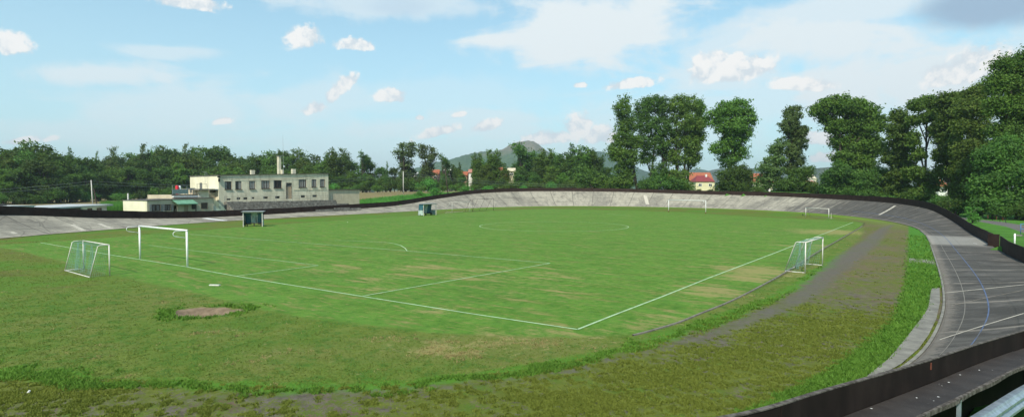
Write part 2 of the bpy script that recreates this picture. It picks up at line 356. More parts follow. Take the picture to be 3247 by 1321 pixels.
def mat_terrain():
    t = NT('outer_ground'); v = t.pos(src='World'); n = t.noise(v, .35, 6, .65); n2 = t.noise(v, 3.0, 5, .7); n3 = t.noise(v, .05, 4, .6)
    g = t.mix(t.ss(n, .35, .65), (.045, .13, .02), (.085, .22, .03)); g = t.mix(t.ss(n2, .35, .7), g, (.06, .15, .022))
    rows = t.noise(t.pos((.12, .9, 1), (0, 0, .35), 'World'), 1.4, 5, .7)
    f = t.mix(t.ss(n3, .35, .65), (.20, .155, .075), (.27, .21, .10)); f = t.mix(t.ss(rows, .38, .66), f, (.13, .115, .05)); f = t.mix(t.mul(t.ss(n2, .5, .7), .4), f, (.09, .12, .04))
    fa = t.ss(t.add(t.attr('a_field'), t.mul(t.add(n, -.5), 6)), 0, 2.5)
    c = t.mix(fa, g, f)
    pa = t.ss(t.add(t.attr('a_path'), t.mul(t.add(n2, -.5), .8)), -.1, .25)
    pc = t.mix(t.ss(n2, .4, .6), (.11, .103, .10), (.15, .138, .13)); c = t.mix(pa, c, pc)
    return t.out(c, .95, bump=n2, bd=.15, spec=.1)
terrain()

# ---------------------------------------------------------------- infield
MOWN_PX = [(-70, 766), (0, 784), (81, 800), (205, 834), (349, 872), (606, 926), (757, 961), (850, 985), (1000, 1012), (1200, 1036), (1350, 1052), (1503, 1062), (1700, 1069), (1856, 1068), (1957, 1063), (2007, 1061), (2083, 1041), (2140, 1026), (2216, 994), (2319, 952), (2406, 909), (2490, 862), (2599, 793),
           (2668, 754), (2735, 713), (2738, 706), (2634, 698), (2424, 689), (2239, 676.7), (2110, 670), (1900, 665), (1753, 662), (1671, 663.5), (1590, 667), (1400, 678), (1100, 696), (844, 713), (700, 724.5), (600, 732.6), (349, 752), (163, 765), (0, 775), (-70, 762)]
LAWN_PX = [(-500, 1160), (-200, 1172), (0, 1182), (303, 1207), (505, 1213), (700, 1222), (950, 1232), (1200, 1230), (1351, 1214), (1503, 1194), (1629, 1182), (1780, 1157), (1906, 1128), (2020, 1096), (2110, 1070), (2230, 1033), (2330, 992), (2420, 962), (2530, 908), (2600, 860), (2650, 824), (2700, 790), (2730, 760), (2745, 735), (2735, 705), (2500, 640), (1500, 640), (500, 680), (-500, 740)]
CIND_PX = [(2830, 712, 0.31), (2804, 724, 0.62), (2758, 768, 0.86), (2689, 818, 0.90), (2611, 882, 0.70), (2558, 930, 0.62), (2487, 968, 0.56), (2391, 1008, 0.51), (2295, 1045, 0.43), (2224, 1073, 0.35), (2100, 1102, 0.23), (1957, 1138, 0.20), (1704, 1198, 0.17), (1503, 1219, 0.16), (1301, 1234, 0.16), (1161, 1245, 0.16), (900, 1255, 0.12), (757, 1262, 0.09), (400, 1272, 0.08), (0, 1285, 0.08), (-400, 1300, 0.08)]
LUSH_PX = [(2881, 708), (2880, 760), (2879, 823), (2872, 900), (2869, 915), (2836, 1011), (2750, 1092), (2630, 1178), (2487, 1250), (2367, 1307), (2300, 1340), (2480, 1340), (2630, 1262), (2740, 1202), (2821, 1135), (2888, 1054), (2941, 982), (2955, 916), (2989, 901), (2969, 846), (2952, 790), (2940, 736), (2914, 720)]
DRY_PX = [(1375, 1106, .9, .85), (1450, 1122, .8, .75), (1310, 1098, .8, .5), (1530, 1088, 1.5, .55), (1420, 1080, 1.2, .5), (1650, 1078, 2.0, .5), (1200, 1090, 1.4, .35), (830, 1120, 1.3, .35), (700, 1050, 1.5, .3), (2250, 925, 2.0, .8), (2420, 862, 3.0, .8), (2360, 880, 2.0, .7), (1900, 1060, 2.0, .4), (1320, 850, 3, .5), (1220, 880, 2.5, .4), (2640, 735, 5, .8), (2560, 780, 3, .5), (1500, 860, 4, .4), (1700, 880, 4, .35), (2100, 1010, 1.6, .5), (1050, 850, 2, .5), (1180, 915, 1, .5), (1380, 985, 1, .55), (1700, 925, 2, .4)]
PIT_PX = [(548, 988), (565, 978), (620, 973), (700, 972), (770, 977), (778, 983), (735, 993), (670, 1003), (600, 1006), (556, 1004)]
def infield():
    xs = np.arange(-92, 16, .45); ys = np.arange(-32, 141, .45)
    X, Y = np.meshgrid(xs, ys, indexing='ij'); P = np.stack([X.ravel(), Y.ravel()], 1)
    di = sdf(P, INN[::3]); keep = di > -1.3
    n, m = len(xs), len(ys); I = np.arange(n*m).reshape(n, m)
    F = np.stack([I[:-1, :-1].ravel(), I[1:, :-1].ravel(), I[1:, 1:].ravel(), I[:-1, 1:].ravel()], 1)
    F = F[keep[F].all(1)]; used = np.unique(F); mp = np.full(n*m, -1); mp[used] = np.arange(len(used)); F = mp[F]; P = P[used]; di = di[used]
    a_m = sdf(P, GP(MOWN_PX)); a_l = sdf(P, GP(LAWN_PX)); a_u = sdf(P, GP(LUSH_PX))
    cl = np.array([[*G(p[0], p[1])[:2], p[2]] for p in CIND_PX]); dc, w = pld(P, cl); a_c = w-dc
    dry = np.zeros(len(P))
    for px, py, r, a in DRY_PX:
        c = G(px, py)[:2]; dry = np.maximum(dry, a*np.exp(-((P-c)**2).sum(1)/(r*r)))
    a_p = sdf(P, GP(PIT_PX))
    z = np.zeros(len(P)); z = np.where(di < 0, -.12, z)
    z += -.28*ssn(a_p/.6)
    return P, z, F, dict(a_mown=a_m, a_lawn=a_l, a_lush=a_u, a_cind=a_c, a_dry=dry, a_edge=di, a_pit=a_p)
def mat_infield():
    t = NT('infield_grass'); v = t.pos(src='World'); n0 = t.noise(v, .12, 4, .6); n1 = t.noise(v, .6, 6, .62); n2 = t.noise(v, 3.2, 6, .66); n3 = t.noise(v, 14, 4, .7); n4 = t.noise(v, 1.7, 5, .6)
    streak = t.noise(t.pos((.35, 1.6, 1), (0, 0, .62), 'World'), .9, 5, .6)
    a = lambda q, k=1.0, nn=n2: t.add(t.attr(q), t.mul(t.add(nn, -.5), k))
    # rough olive grass with bare grey cinder showing through
    sp = t.n('ShaderNodeSeparateXYZ'); t.put(sp.inputs[0], v); east = t.mul(t.ss(sp.outputs[1], 6, 22), t.ss(sp.outputs[0], -8, 0))
    soil = t.mix(t.ss(n2, .3, .7), (.086, .074, .058), (.15, .132, .108)); soil = t.mix(t.mul(t.ss(n1, .5, .66), .75), soil, (.13, .085, .05)); soil = t.mix(t.mul(t.ss(n3, .55, .7), .35), soil, (.22, .20, .19))
    weed = t.mix(t.ss(n2, .3, .68), (.088, .11, .018), (.125, .148, .025)); weed = t.mix(t.ss(n1, .5, .72), weed, (.075, .145, .018)); weed = t.mix(t.mul(t.ss(n3, .5, .72), .5), weed, (.06, .075, .014))
    n5 = t.noise(v, 5.5, 5, .7); soil0 = soil; soil = t.mix(t.mul(east, t.ss(n1, .32, .6)), soil, t.mix(n2, (.115, .085, .045), (.18, .14, .08))); cover = t.ss(t.add(t.mul(east, -.055), t.add(t.mul(t.add(n4, n5), .5), t.add(t.mul(t.add(n3, -.5), .7), t.mul(t.add(n0, -.5), .5)))), .40, .50)
    weedy = t.mix(cover, soil, weed)
    rough = t.mix(t.ss(n2, .3, .7), (.10, .115, .025), (.13, .17, .028)); rough = t.mix(t.mul(t.ss(n1, .5, .7), .8), rough, (.11, .085, .035)); rough = t.mix(t.ss(n0, .42, .62), rough, (.08, .17, .02))
    rough = t.mix(t.mul(t.ss(n3, .55, .72), .5), rough, (.045, .075, .012))
    # lawn around the pitch
    lawn = t.mix(t.ss(n1, .38, .62), (.082, .15, .02), (.13, .17, .033)); lawn = t.mix(t.mul(t.ss(n0, .44, .6), .75), lawn, (.155, .16, .045)); lawn = t.mix(t.mul(t.ss(n4, .48, .62), .65), lawn, (.045, .125, .015)); lawn = t.mix(t.mul(t.ss(n3, .5, .75), .55), lawn, (.05, .12, .02)); lawn = t.mix(t.mul(t.ss(n2, .55, .75), .4), lawn, (.19, .20, .075))
    # mown pitch
    mown = t.mix(t.ss(n1, .3, .7), (.068, .160, .019), (.108, .222, .031)); mown = t.mix(t.mul(t.ss(streak, .42, .7), .7), mown, (.072, .160, .019)); mown = t.mix(t.mul(t.ss(n3, .5, .8), .35), mown, (.06, .15, .03)); bd = t.math('SINE', t.add(t.mul(sp.outputs[1], 2.4), t.mul(n0, 5.0))); mown = t.mix(t.mul(t.ss(bd, -.4, .8), .30), mown, (.105, .235, .036)); mown = t.mix(t.mul(t.ss(n0, .52, .64), .4), mown, (.060, .145, .02)); n6 = t.noise(v, 2.4, 5, .75); mown = t.mix(t.mul(t.ss(n6, .50, .64), .42), mown, (.18, .215, .05)); mown = t.mix(t.mul(t.ss(n6, .47, .36), .45), mown, (.034, .10, .012))
    yel = t.mul(t.ss(streak, .52, .66), .7); mown = t.mix(yel, mown, (.165, .185, .05)); st3 = t.noise(t.pos((.5, 2.2, 1), (0, 0, .62), 'World'), 1.9, 4, .6); mown = t.mix(t.mul(t.ss(st3, .56, .68), .62), mown, (.25, .21, .08))
    straw = t.mix(n2, (.26, .21, .085), (.34, .28, .12))
    dry = t.ss(t.add(t.attr('a_dry'), t.add(t.mul(t.add(streak, -.5), 2.2), t.mul(t.add(n6, -.5), 1.0))), .2, .75); mown = t.mix(t.mul(dry, .72), mown, straw)
    lush = t.mix(t.ss(n2, .3, .7), (.045, .145, .016), (.085, .22, .028)); lush = t.mix(t.mul(t.ss(n3, .5, .7), .6), lush, (.03, .11, .01))
    # rough outside the left end is thin brown turf, on the right the cinder oval
    lawnf = t.ss(a('a_lawn', .9), -.1, .5)
    side = t.ss(t.add(sp.outputs[1], t.mul(t.add(n0, -.5), 12)), 34, 56)       # beyond: greener thin grass
    out_c = weedy
    # lawn: north-west zone is rough
    nw = t.ss(t.add(t.add(t.mul(sp.outputs[0], -1.0), t.mul(sp.outputs[1], .35)), t.mul(t.add(n0, -.5), 16)), 17, 27)
    lw = t.mix(nw, lawn, rough)
    lw = t.mix(t.mul(t.ss(t.add(t.attr('a_dry'), t.add(t.mul(t.add(n2, -.5), 1.3), t.mul(t.add(n4, -.5), 1.8))), .3, .8), .7), lw, straw)
    c = t.mix(lawnf, out_c, lw)
    edge_green = t.mul(t.ss(t.add(t.attr('a_edge'), t.mul(t.add(n2, -.5), 1.5)), 5.5, 1.0), t.ss(sp.outputs[1], 60, 108)); c = t.mix(t.mul(edge_green, .8), c, (.14, .27, .02))
    lipg = t.ss(t.add(t.math('ABSOLUTE', t.add(t.attr('a_lawn'), -.1)), t.mul(t.add(n1, -.5), 2.0)), .55, .1)
    c = t.mix(t.mul(lipg, t.mul(t.ss(sp.outputs[1], 40, 25), .85)), c, t.mix(n3, (.045, .13, .012), (.10, .25, .025)))
    cw = t.add(t.attr('a_cind'), t.add(t.mul(t.add(n4, -.5), 1.6), t.add(t.mul(t.add(n2, -.5), 1.3), t.mul(t.add(n3, -.5), .8)))); c = t.mix(t.mul(t.ss(cw, -.15, .45), t.add(.62, t.mul(t.ss(n1, .4, .6), .3))), c, t.mix(t.mul(t.ss(n5, .62, .68), .6), t.mix(n2, (.090, .082, .070), (.145, .132, .114)), weed))
    c = t.mix(t.ss(a('a_lush', .7), -.12, .15), c, lush)
    dk = t.mul(t.ss(t.math('ABSOLUTE', t.add(t.attr('a_mown'), .12)), .22, .05), .6); dk = t.mul(dk, t.ss(sp.outputs[1], 8, 20)); c = t.mix(dk, c, (.05, .055, .02))
    c = t.mix(t.ss(t.add(a('a_mown', .8), t.mul(t.add(n1, -.5), .9)), -.15, .3), c, mown)
    sand = t.mix(t.ss(n2, .3, .7), (.15, .108, .072), (.25, .185, .125)); c = t.mix(t.ss(a('a_pit', .5, n2), -.08, .08), c, sand)
    hb = t.add(n2, t.mul(n3, .6))
    return t.out(c, .95, bump=hb, bd=.07, bs=.8, spec=.12)
P_, z_, F_, A_ = infield()
me = np_mesh('infield', np.c_[P_, z_], F_, mat_infield(), A_, True, 4); o = bpy.data.objects.new('infield_ground', me); link(o); tag(o, kind='structure')

# ---------------------------------------------------------------- track surface
def mat_track():
    t = NT('track_concrete'); uv = t.n('ShaderNodeUVMap', uv_map='UVMap').outputs[0]
    v = t.pos(src='World'); n0 = t.noise(v, .13, 4, .6); n1 = t.noise(v, .8, 6, .65); n2 = t.noise(v, 5, 5, .7); nf = t.noise(v, 22, 3, .7)
    sp = t.n('ShaderNodeSeparateXYZ'); t.put(sp.inputs[0], uv)
    # streaks running across the lane
    mp = t.n('ShaderNodeMapping'); t.put(mp.inputs[0], uv); mp.inputs['Scale'].default_value = (1.0, .14, 1); st = t.noise(mp.outputs[0], 1.1, 6, .65)
    pale = t.mix(t.ss(n1, .3, .7), (.27, .25, .205), (.36, .33, .27)); pale = t.mix(t.mul(t.ss(n2, .5, .72), .5), pale, (.20, .185, .155)); pale = t.mix(t.mul(t.ss(st, .52, .68), .55), pale, (.135, .125, .11))
    pale = t.mix(t.mul(t.ss(n0, .46, .62), .6), pale, (.17, .158, .135)); bl = t.noise(v, .38, 6, .7); pale = t.mix(t.mul(t.ss(bl, .54, .66), .65), pale, (.125, .115, .1)); pale = t.mix(t.mul(t.ss(bl, .42, .34), .5), pale, (.42, .385, .31))
    dark = t.mix(t.ss(st, .35, .7), (.058, .054, .049), (.112, .105, .095)); dark = t.mix(t.mul(t.ss(n1, .5, .7), .4), dark, (.20, .18, .165)); dark = t.mix(t.mul(t.ss(nf, .62, .72), .45), dark, (.34, .31, .28))
    dk = t.attr('a_dark'); f = t.ss(t.add(dk, t.mul(t.add(st, -.5), 1.3)), .3, .7)
    c = t.mix(f, pale, dark)
    pt = t.mul(t.ss(t.math('ABSOLUTE', t.add(t.add(sp.outputs[0], -272), t.mul(t.add(st, -.5), 9))), 7.5, 5.0), .7); c = t.mix(pt, c, t.mix(st, (.26, .25, .225), (.36, .34, .31)))
    def lines(val, per, w, wob):
        x = t.add(t.math('DIVIDE', val, per), t.mul(t.add(n1, -.5), wob)); fr = t.math('FRACT', x); d = t.math('MINIMUM', fr, t.math('SUBTRACT', 1.0, fr)); return t.ss(t.mul(d, per), w, w*.3)
    jt = t.math('MAXIMUM', lines(sp.outputs[0], 5.2, .13, .05), t.mul(lines(sp.outputs[1], 2.05, .08, .08), .75))
    w = t.n('ShaderNodeTexVoronoi', feature='DISTANCE_TO_EDGE'); t.put(w.inputs['Vector'], t.mix(.12, v, t.noise(v, 1.2, 4, .6, out=1))); w.inputs['Scale'].default_value = .42
    cr = t.mul(t.ss(w.outputs['Distance'], .035, .008), t.ss(n0, .36, .52)); jt = t.math('MAXIMUM', jt, t.mul(cr, .6))
    c = t.mix(t.mul(jt, t.add(.62, t.mul(f, -.45))), c, (.055, .05, .045))
    # filled joints: pale strips across the dark part, a patch here and there on the pale
    fil = t.mul(lines(t.add(sp.outputs[0], 1.3), 6.5, .22, .03), t.mul(f, t.mul(t.ss(n1, .35, .6), .55))); c = t.mix(fil, c, (.33, .29, .24))
    ed = t.ss(t.add(sp.outputs[1], t.mul(t.add(n2, -.5), 1.2)), .5, .1); c = t.mix(t.mul(ed, .25), c, (.40, .34, .28))
    return t.out(c, .9, bump=t.add(n2, t.mul(jt, -1.2)), bd=.02, bs=.7, spec=.15)
def track():
    K = 9; V = []; U = []; dark = []
    # dark stretch: right straight + end of the far curve
    for i in range(NT_+1):
        j = i % NT_
        s = SLEN[i] if i < NT_ else SLEN[-1]+.7
        x, y = INN[j]
        dk = ssn((x+35)/45) if y > 60 else (1.0 if x > -2 else .15)
        for k in range(K):
            V.append(track_pt(j, k/(K-1))); U.append((s, TR[j, 2]*k/(K-1))); dark.append(dk*.9+.02)
    F = []
    for i in range(NT_):
        for k in range(K-1): F.append((i*K+k, (i+1)*K+k, (i+1)*K+k+1, i*K+k+1))
    F = np.array(F); V = np.array(V); U = np.array(U)
    me = np_mesh('track', V, F, mat_track(), {'a_dark': dark}, True, 4)
    ul = me.uv_layers.new(name='UVMap'); ul.data.foreach_set('uv', U[F.ravel()].ravel().astype(np.float32))
    o = bpy.data.objects.new('cycling_track', me); link(o); tag(o, kind='structure')
track()
def near_idx(p, edge=INN): return int(((edge-np.asarray(p)[:2])**2).sum(1).argmin())
def i_at(x, y): return near_idx((x, y))
def strip(name, i0, i1, t0, t1, mat, dz=.012, kind='structure'):
    n = (i1-i0) % NT_; m = MB(); vs = []; fs = []
    for q in range(n+1):
        i = (i0+q) % NT_; vs += [track_pt(i, t0, dz), track_pt(i, t1, dz)]
    for q in range(n): fs.append((2*q, 2*q+2, 2*q+3, 2*q+1))
    m.add(vs, fs); o = m.build(name, mat); tag(o, kind=kind); return o
def cross(name, i, t0, t1, w, mat, skew=0, dz=.012):
    tn = tan[i]; vs = []; n = 8
    for q in range(n+1):
        t = t0+(t1-t0)*q/n; j = (i+int(round(skew*q/n))) % NT_; p = track_pt(j, t, dz); d = np.array([tn[0], tn[1], 0])*w/2; jit = .12*w*math.sin(q*2.3+i)
        vs += [p-d*(1+jit), p+d*(1-jit)]
    o = MB().add(vs, [(2*q, 2*q+2, 2*q+3, 2*q+1) for q in range(n)]).build(name, mat); tag(o, kind='structure'); return o
# blue line (measured by pixels on the right straight)
iR0, iR1 = i_at(-2, 106), i_at(9.2, 1)
strip('blue_track_line', iR0, iR1, .337, .348, M['mark_blue'])
strip('pale_track_line', i_at(8.8, 76), iR1, .155, .162, M['mark_faint'])
strip('track_edge_line', i_at(-79.7, 43), i_at(-83, 80), .30, .31, M['mark_pale'])
# joints filled pale across the dark part
TG = np.array([[track_pt(k, u, .012) for u in np.linspace(0, 1, 21)] for k in range(NT_)])
_q = TG-CAM; _w = _q@FW; TPX = PW/2+FOC*(_q@RT)/_w; TPY = PH/2-FOC*(_q@UP)/_w; _ok = _w > 5
def surf(px, py):                              # nearest spot of the track surface (index, cross position)
    dd = np.where(_ok, (TPX-px)**2+(TPY-py)**2, 1e12); k = np.unravel_index(dd.argmin(), dd.shape); return k[0], k[1]/20
def spt(i, t, dz=.012):
    i0 = int(math.floor(i)); f = i-i0; return track_pt(i0 % NT_, t, dz)*(1-f)+track_pt((i0+1) % NT_, t, dz)*f
def mark(name, p0, p1, w, mat, rag=.15):
    (i0, t0), (i1, t1) = surf(*p0), surf(*p1); vs = []; n = 12
    for q in range(n+1):
        u = q/n; i = i0+(i1-i0)*u; p = spt(i, t0+(t1-t0)*u); tn = tan[int(i) % NT_]; d = np.array([tn[0], tn[1], 0])*w/2; jt = rag*math.sin(q*2.7+i0)
        vs += [p-d*(1+jt), p+d*(1-jt*.6)]
    return tag(MB().add(vs, [(2*q, 2*q+2, 2*q+3, 2*q+1) for q in range(n)]).build(name, M[mat]), kind='structure')
for p0, p1, w, mt, rg in [((229, 708), (266, 731), .6, 'mark_pale2', .3), ((316, 709), (354, 727), .55, 'mark_pale2', .25), ((648, 688), (714, 702), 1.0, 'white_paint', .02), ((36, 733), (54, 743), .5, 'mark_pale2', .2), ((2044, 617), (2052, 646), 1.0, 'mark_pale2', .12),
                          ((2836, 651), (2785, 681), .8, 'mark_pale2', .1), ((2992, 929), (3250, 899), .13, 'mark_pale2', .1), ((2976, 1073), (3250, 992), .14, 'mark_pale2', .1), ((3085, 771), (3101, 771), .3, 'mark_white', 0), ((3012, 963), (3250, 918), .06, 'mark_pale', .2), ((1240, 668), (1440, 640), .25, 'mark_pale', .4)]:
    mark('track_marking', p0, p1, w, mt, rg)

# inner kerb of the track on the right and the concrete path beside it
def ribbon(name, pts, h, mat, kind='structure', zz=0.0, th=None):
    vs = []; n = len(pts)
    P = np.array([[p[0], p[1]] for p in pts]); tg = np.gradient(P, axis=0); tg /= np.linalg.norm(tg, axis=1)[:, None]; nn = np.stack([-tg[:, 1], tg[:, 0]], 1)
    for i in range(n):
        w = pts[i][2]; a = P[i]-nn[i]*w/2; b = P[i]+nn[i]*w/2
        vs += [(a[0], a[1], zz-.1), (a[0], a[1], zz+h), (b[0], b[1], zz+h), (b[0], b[1], zz-.1)]
    fs = []
    for i in range(n-1):
        for k in range(3): fs.append((4*i+k, 4*i+4+k, 4*i+5+k, 4*i+1+k))
    o = MB().add(vs, fs).build(name, mat)
    if kind: tag(o, kind=kind)
    return o
kp = catmull([(*G(px, py)[:2], 0) for px, py in [(1930, 1072), (2007, 1064), (2083, 1044), (2150, 1024), (2216, 997), (2319, 955), (2406, 911), (2490, 864), (2599, 795), (2668, 756), (2728, 719)]][::1], .6)
cut = int(((kp[:, :2]-G(2728, 719)[:2])**2).sum(1).argmin()); kp = kp[int(((kp[:, :2]-G(2007, 1064)[:2])**2).sum(1).argmin()):cut+1]
ribbon('kerb', [(p[0], p[1], .075) for p in kp], .05, M['kerb'])
i0, i1 = i_at(10.5, 66), i_at(8.6, -1.0)
ribbon('track_kerb', [(*(INN[i % NT_]-NRM[i % NT_]*.06), .09) for i in range(i0, i1)], .06, M['concrete'])
# concrete path along the bottom right
pl = GP([(2955, 915.6), (2941, 982.5), (2888, 1054), (2821, 1135.5), (2740, 1202), (2660, 1250), (2560, 1310)])
pr = np.array([INN[near_idx(p)]-NRM[near_idx(p)]*.2 for p in GP([(2989, 915), (3003, 958), (2997, 1011), (2974, 1068), (2936, 1116), (2895, 1165), (2840, 1230)])])
vs = []; N_ = 30
for q in range(N_+1):
    f = q/N_*(len(pl)-1); k = min(int(f), len(pl)-2); u = f-k; a = pl[k]*(1-u)+pl[k+1]*u; b = pr[k]*(1-u)+pr[k+1]*u
    jt = .06*math.sin(q*3.1)+.04*math.sin(q*7.7); a = a+(a-b)/np.linalg.norm(a-b)*jt; vs += [(a[0], a[1], .03), (b[0], b[1], .035)]
tag(MB().add(vs, [(2*q, 2*q+2, 2*q+3, 2*q+1) for q in range(N_)]).build('path', M['concrete']), kind='structure')
cp = GP([(2882, 818), (2960, 824), (2966, 838), (2884, 832)]); tag(MB().add([(p[0], p[1], .02) for p in cp], [(0, 1, 2, 3)]).build('path', M['concrete']), kind='structure')

# ---------------------------------------------------------------- pitch lines
def line_px(name, pts, w=.11, closed=False):
    P = [G(*p)[:2] for p in pts]; return gline(name, P, w)
def gline(name, P, w=.11):
    w *= .82
    P = np.array(P); 
    if len(P) == 2: P = np.array([P[0]*(1-u)+P[1]*u for u in np.linspace(0, 1, 30)])
    tg = np.gradient(P, axis=0); tg /= np.linalg.norm(tg, axis=1)[:, None]; nn = np.stack([-tg[:, 1], tg[:, 0]], 1); vs = []
    for i in range(len(P)):
        a = P[i]-nn[i]*w/2; b = P[i]+nn[i]*w/2; vs += [(a[0], a[1], .014), (b[0], b[1], .014)]
    return tag(MB().add(vs, [(2*i, 2*i+2, 2*i+3, 2*i+1) for i in range(len(P)-1)]).build(name, M['pitch_line']), kind='structure')
gline('pitch_line', catmull([(*G(x, y)[:2], 0) for x, y in [(128, 769), (233, 787.3), (349, 807.6), (520, 833), (594, 846), (650, 857), (750, 875.5), (900, 900), (1147, 939), (1500, 996), (1831.6, 1044)]], 1)[:, :2][:-45] if False else [G(x, y)[:2] for x, y in [(128, 769), (233, 787.3), (349, 807.6), (594, 846), (650, 857.5), (750, 875.5), (900, 900), (1147, 939), (1500, 995), (1831.6, 1044)]], .12)
gline('pitch_line', [G(x, y)[:2] for x, y in [(1831.6, 1044), (1945, 999), (2100, 940), (2249, 880.4), (2459, 801), (2705, 704.6)]], .12)
gline('pitch_line', [G(1146.7, 938.8)[:2], G(1744, 834.3)[:2]])
gline('pitch_line', [G(x, y)[:2] for x, y in [(1744, 834.3), (1290, 795.2), (1000, 773), (672, 747.7), (560, 739)]])
gline('pitch_line', [G(749.7, 875)[:2], G(1010, 841.3)[:2]])
gline('pitch_line', [G(x, y)[:2] for x, y in [(1010, 841.3), (800, 816), (572, 789.6), (470, 777)]], .09)
gline('pitch_line', [G(x, y)[:2] for x, y in [(1290.7, 795.2), (1285, 787), (1271, 778), (1250, 772), (1232, 769), (1200, 767), (1120, 763), (1060, 762)]], .1)
cc = np.array([-30.4, 48.2]); gline('pitch_line', [cc+9.95*np.array([math.cos(a), math.sin(a)]) for a in np.linspace(0, 2*math.pi, 90)], .13)
gline('pitch_line', [G(x, y)[:2] for x, y in [(1180, 706), (1525, 712), (1764, 717), (2004, 720), (2500, 742)]], .05)
gline('pitch_line', [G(x, y)[:2] for x, y in [(1925, 677.5), (1960, 681), (2000, 684)]], .12)
gline('pitch_line', [G(x, y)[:2] for x, y in [(-20, 1180), (150, 1191), (303, 1205), (400, 1209), (505, 1211)]], .028)

# ---------------------------------------------------------------- board fence round the track
FENCE_H = 1.02
def fence():
    ia = i_at(-65.6, -1); ib = near_idx((15.0, 47), OUT)
    root = thing('board_fence', 'long dark brown board fence along the top of the concrete cycling track', 'fence', (*OUT[ia], 0))
    root.location = (0, 0, 0)
    def wall(ia, ib, h, name, inset=0.0, zmod=None):
        m = MB(); n = (ib-ia) % NT_; vs = []
        for q in range(n+1):
            i = (ia+q) % NT_; o_ = OUT[i]+NRM[i]*(.06+inset); p2 = o_+NRM[i]*.05; zb = ZB[i]-.25; zt = ZB[i]+h + .012*math.sin(q*.9)+.01*math.sin(q*2.3)
            vs += [(o_[0], o_[1], zb), (o_[0], o_[1], zt), (p2[0], p2[1], zt), (p2[0], p2[1], zb)]
        fs = []
        for q in range(n):
            for k in range(4): fs.append((4*q+k, 4*q+4+k, 4*q+4+(k+1) % 4, 4*q+(k+1) % 4))
        m.add(vs, fs); return m.build(name, M['fence'], root)
    # part 1: left near curve to the small gate, part 2: from the gate on
    ig = near_idx(G(520, 694), OUT); ia2 = near_idx((-52, -26), OUT)
    wall(ia2, ib, FENCE_H, 'board_run')
    # posts behind the boards, every 2.5 m
    pm = MB()
    for q in range(0, (ib-ia2) % NT_, 4):
        i = (ia2+q) % NT_; p = OUT[i]+NRM[i]*.16; pm.box((p[0], p[1], ZB[i]+.35), (.08, .08, 1.2), math.atan2(tan[i][1], tan[i][0]))
    pm.build('fence_post', M['wood_dark'], root); root.children[-1]['kind'] = 'stuff'
    # return panel and the following straight run on the right
    p0 = OUT[ib]+NRM[ib]*.08
    a = G(3133, 768, ZB[ib]); b = G(3166, 772, ZB[ib]); zt = ZB[ib]+1.05
    return root, ib
fence_root, ibf = fence()
# right straight run, from the gate box to the right end of the view and on to the near fence
def right_run():
    root = thing('board_fence', 'dark brown board fence running down the right straight past the boxed return panel', 'fence', (0, 0, 0))
    pts = [G(3170, 786, .1), G(3197, 809, .12), G(3247, 834, .18)]
    pts = [np.array([p[0], p[1], p[2]]) for p in pts]
    far = np.array([OUT[ibf][0]+.1, OUT[ibf][1], ZB[ibf]])
    last = NF[0].copy(); last[2] -= 1.0
    d = [pts[0], pts[1], pts[2], np.array([15.9, 26, .45]), np.array([15.2, 14, .75]), np.array([13.6, 5.5, .9]), last]
    m = MB(); fs = []; vs = []
    for i, p in enumerate(d):
        vs += [(p[0], p[1], p[2]-.35), (p[0], p[1], p[2]+1.02), (p[0]+.05, p[1], p[2]+1.02), (p[0]+.05, p[1], p[2]-.35)]
    for q in range(len(d)-1):
        for k in range(4): fs.append((4*q+k, 4*q+4+k, 4*q+4+(k+1) % 4, 4*q+(k+1) % 4))
    m.add(vs, fs); m.build('board_run', M['fence'], root)
    # return panel facing the camera
    a = G(3133, 780, .05); b = G(3168, 783, .05)
    vv = [a, b]; m = MB(); dr = (b-a); L = np.linalg.norm(dr); ang = math.atan2(dr[1], dr[0]); c = (a+b)/2
    m.box((c[0], c[1], .58), (L, .05, 1.12), ang); m.build('return_panel', M['fence'], root)
    link_ = MB(); e = OUT[ibf]+NRM[ibf]*.06; c = (np.array([e[0], e[1]])+a[:2])/2; dd = a[:2]-e; link_.box((c[0], c[1], .6), (np.linalg.norm(dd)+.05, .05, 1.1), math.atan2(dd[1], dd[0]))
    link_.build('board_run', M['fence'], root)
    pm = MB()
    for q in range(len(d)-1):
        for u in np.arange(0, 1, .25):
            p = d[q]*(1-u)+d[q+1]*u; pm.box((p[0]+.12, p[1], p[2]+.3), (.08, .08, 1.3))
    o = pm.build('fence_post', M['wood_dark'], root); o['kind'] = 'stuff'
right_run()
# small gate in the back straight fence
def small_gate():
    a = G(477, 696, .42); b = G(519, 694.5, .42); root = thing('fence_gate', 'low dark gate leaf beside a pale post in the fence, in front of the clubhouse', 'gate', a)
    d = b-a; L = np.linalg.norm(d[:2]); ang = math.atan2(d[1], d[0]); root.rotation_euler[2] = ang
    MB().box((L*.36, 0, .52), (L*.72-.03, .05, 1.04)).build('gate_leaf', M['fence'], root)
    MB().box((L*.86, .02, .56), (L*.26, .05, 1.0)).build('gate_leaf', M['wood_dark'], root)
    MB().tube([(L+.04, -.03, -.1), (L+.04, -.03, 1.25)], .045, 8).build('gate_post', M['white_old'], root)
small_gate()

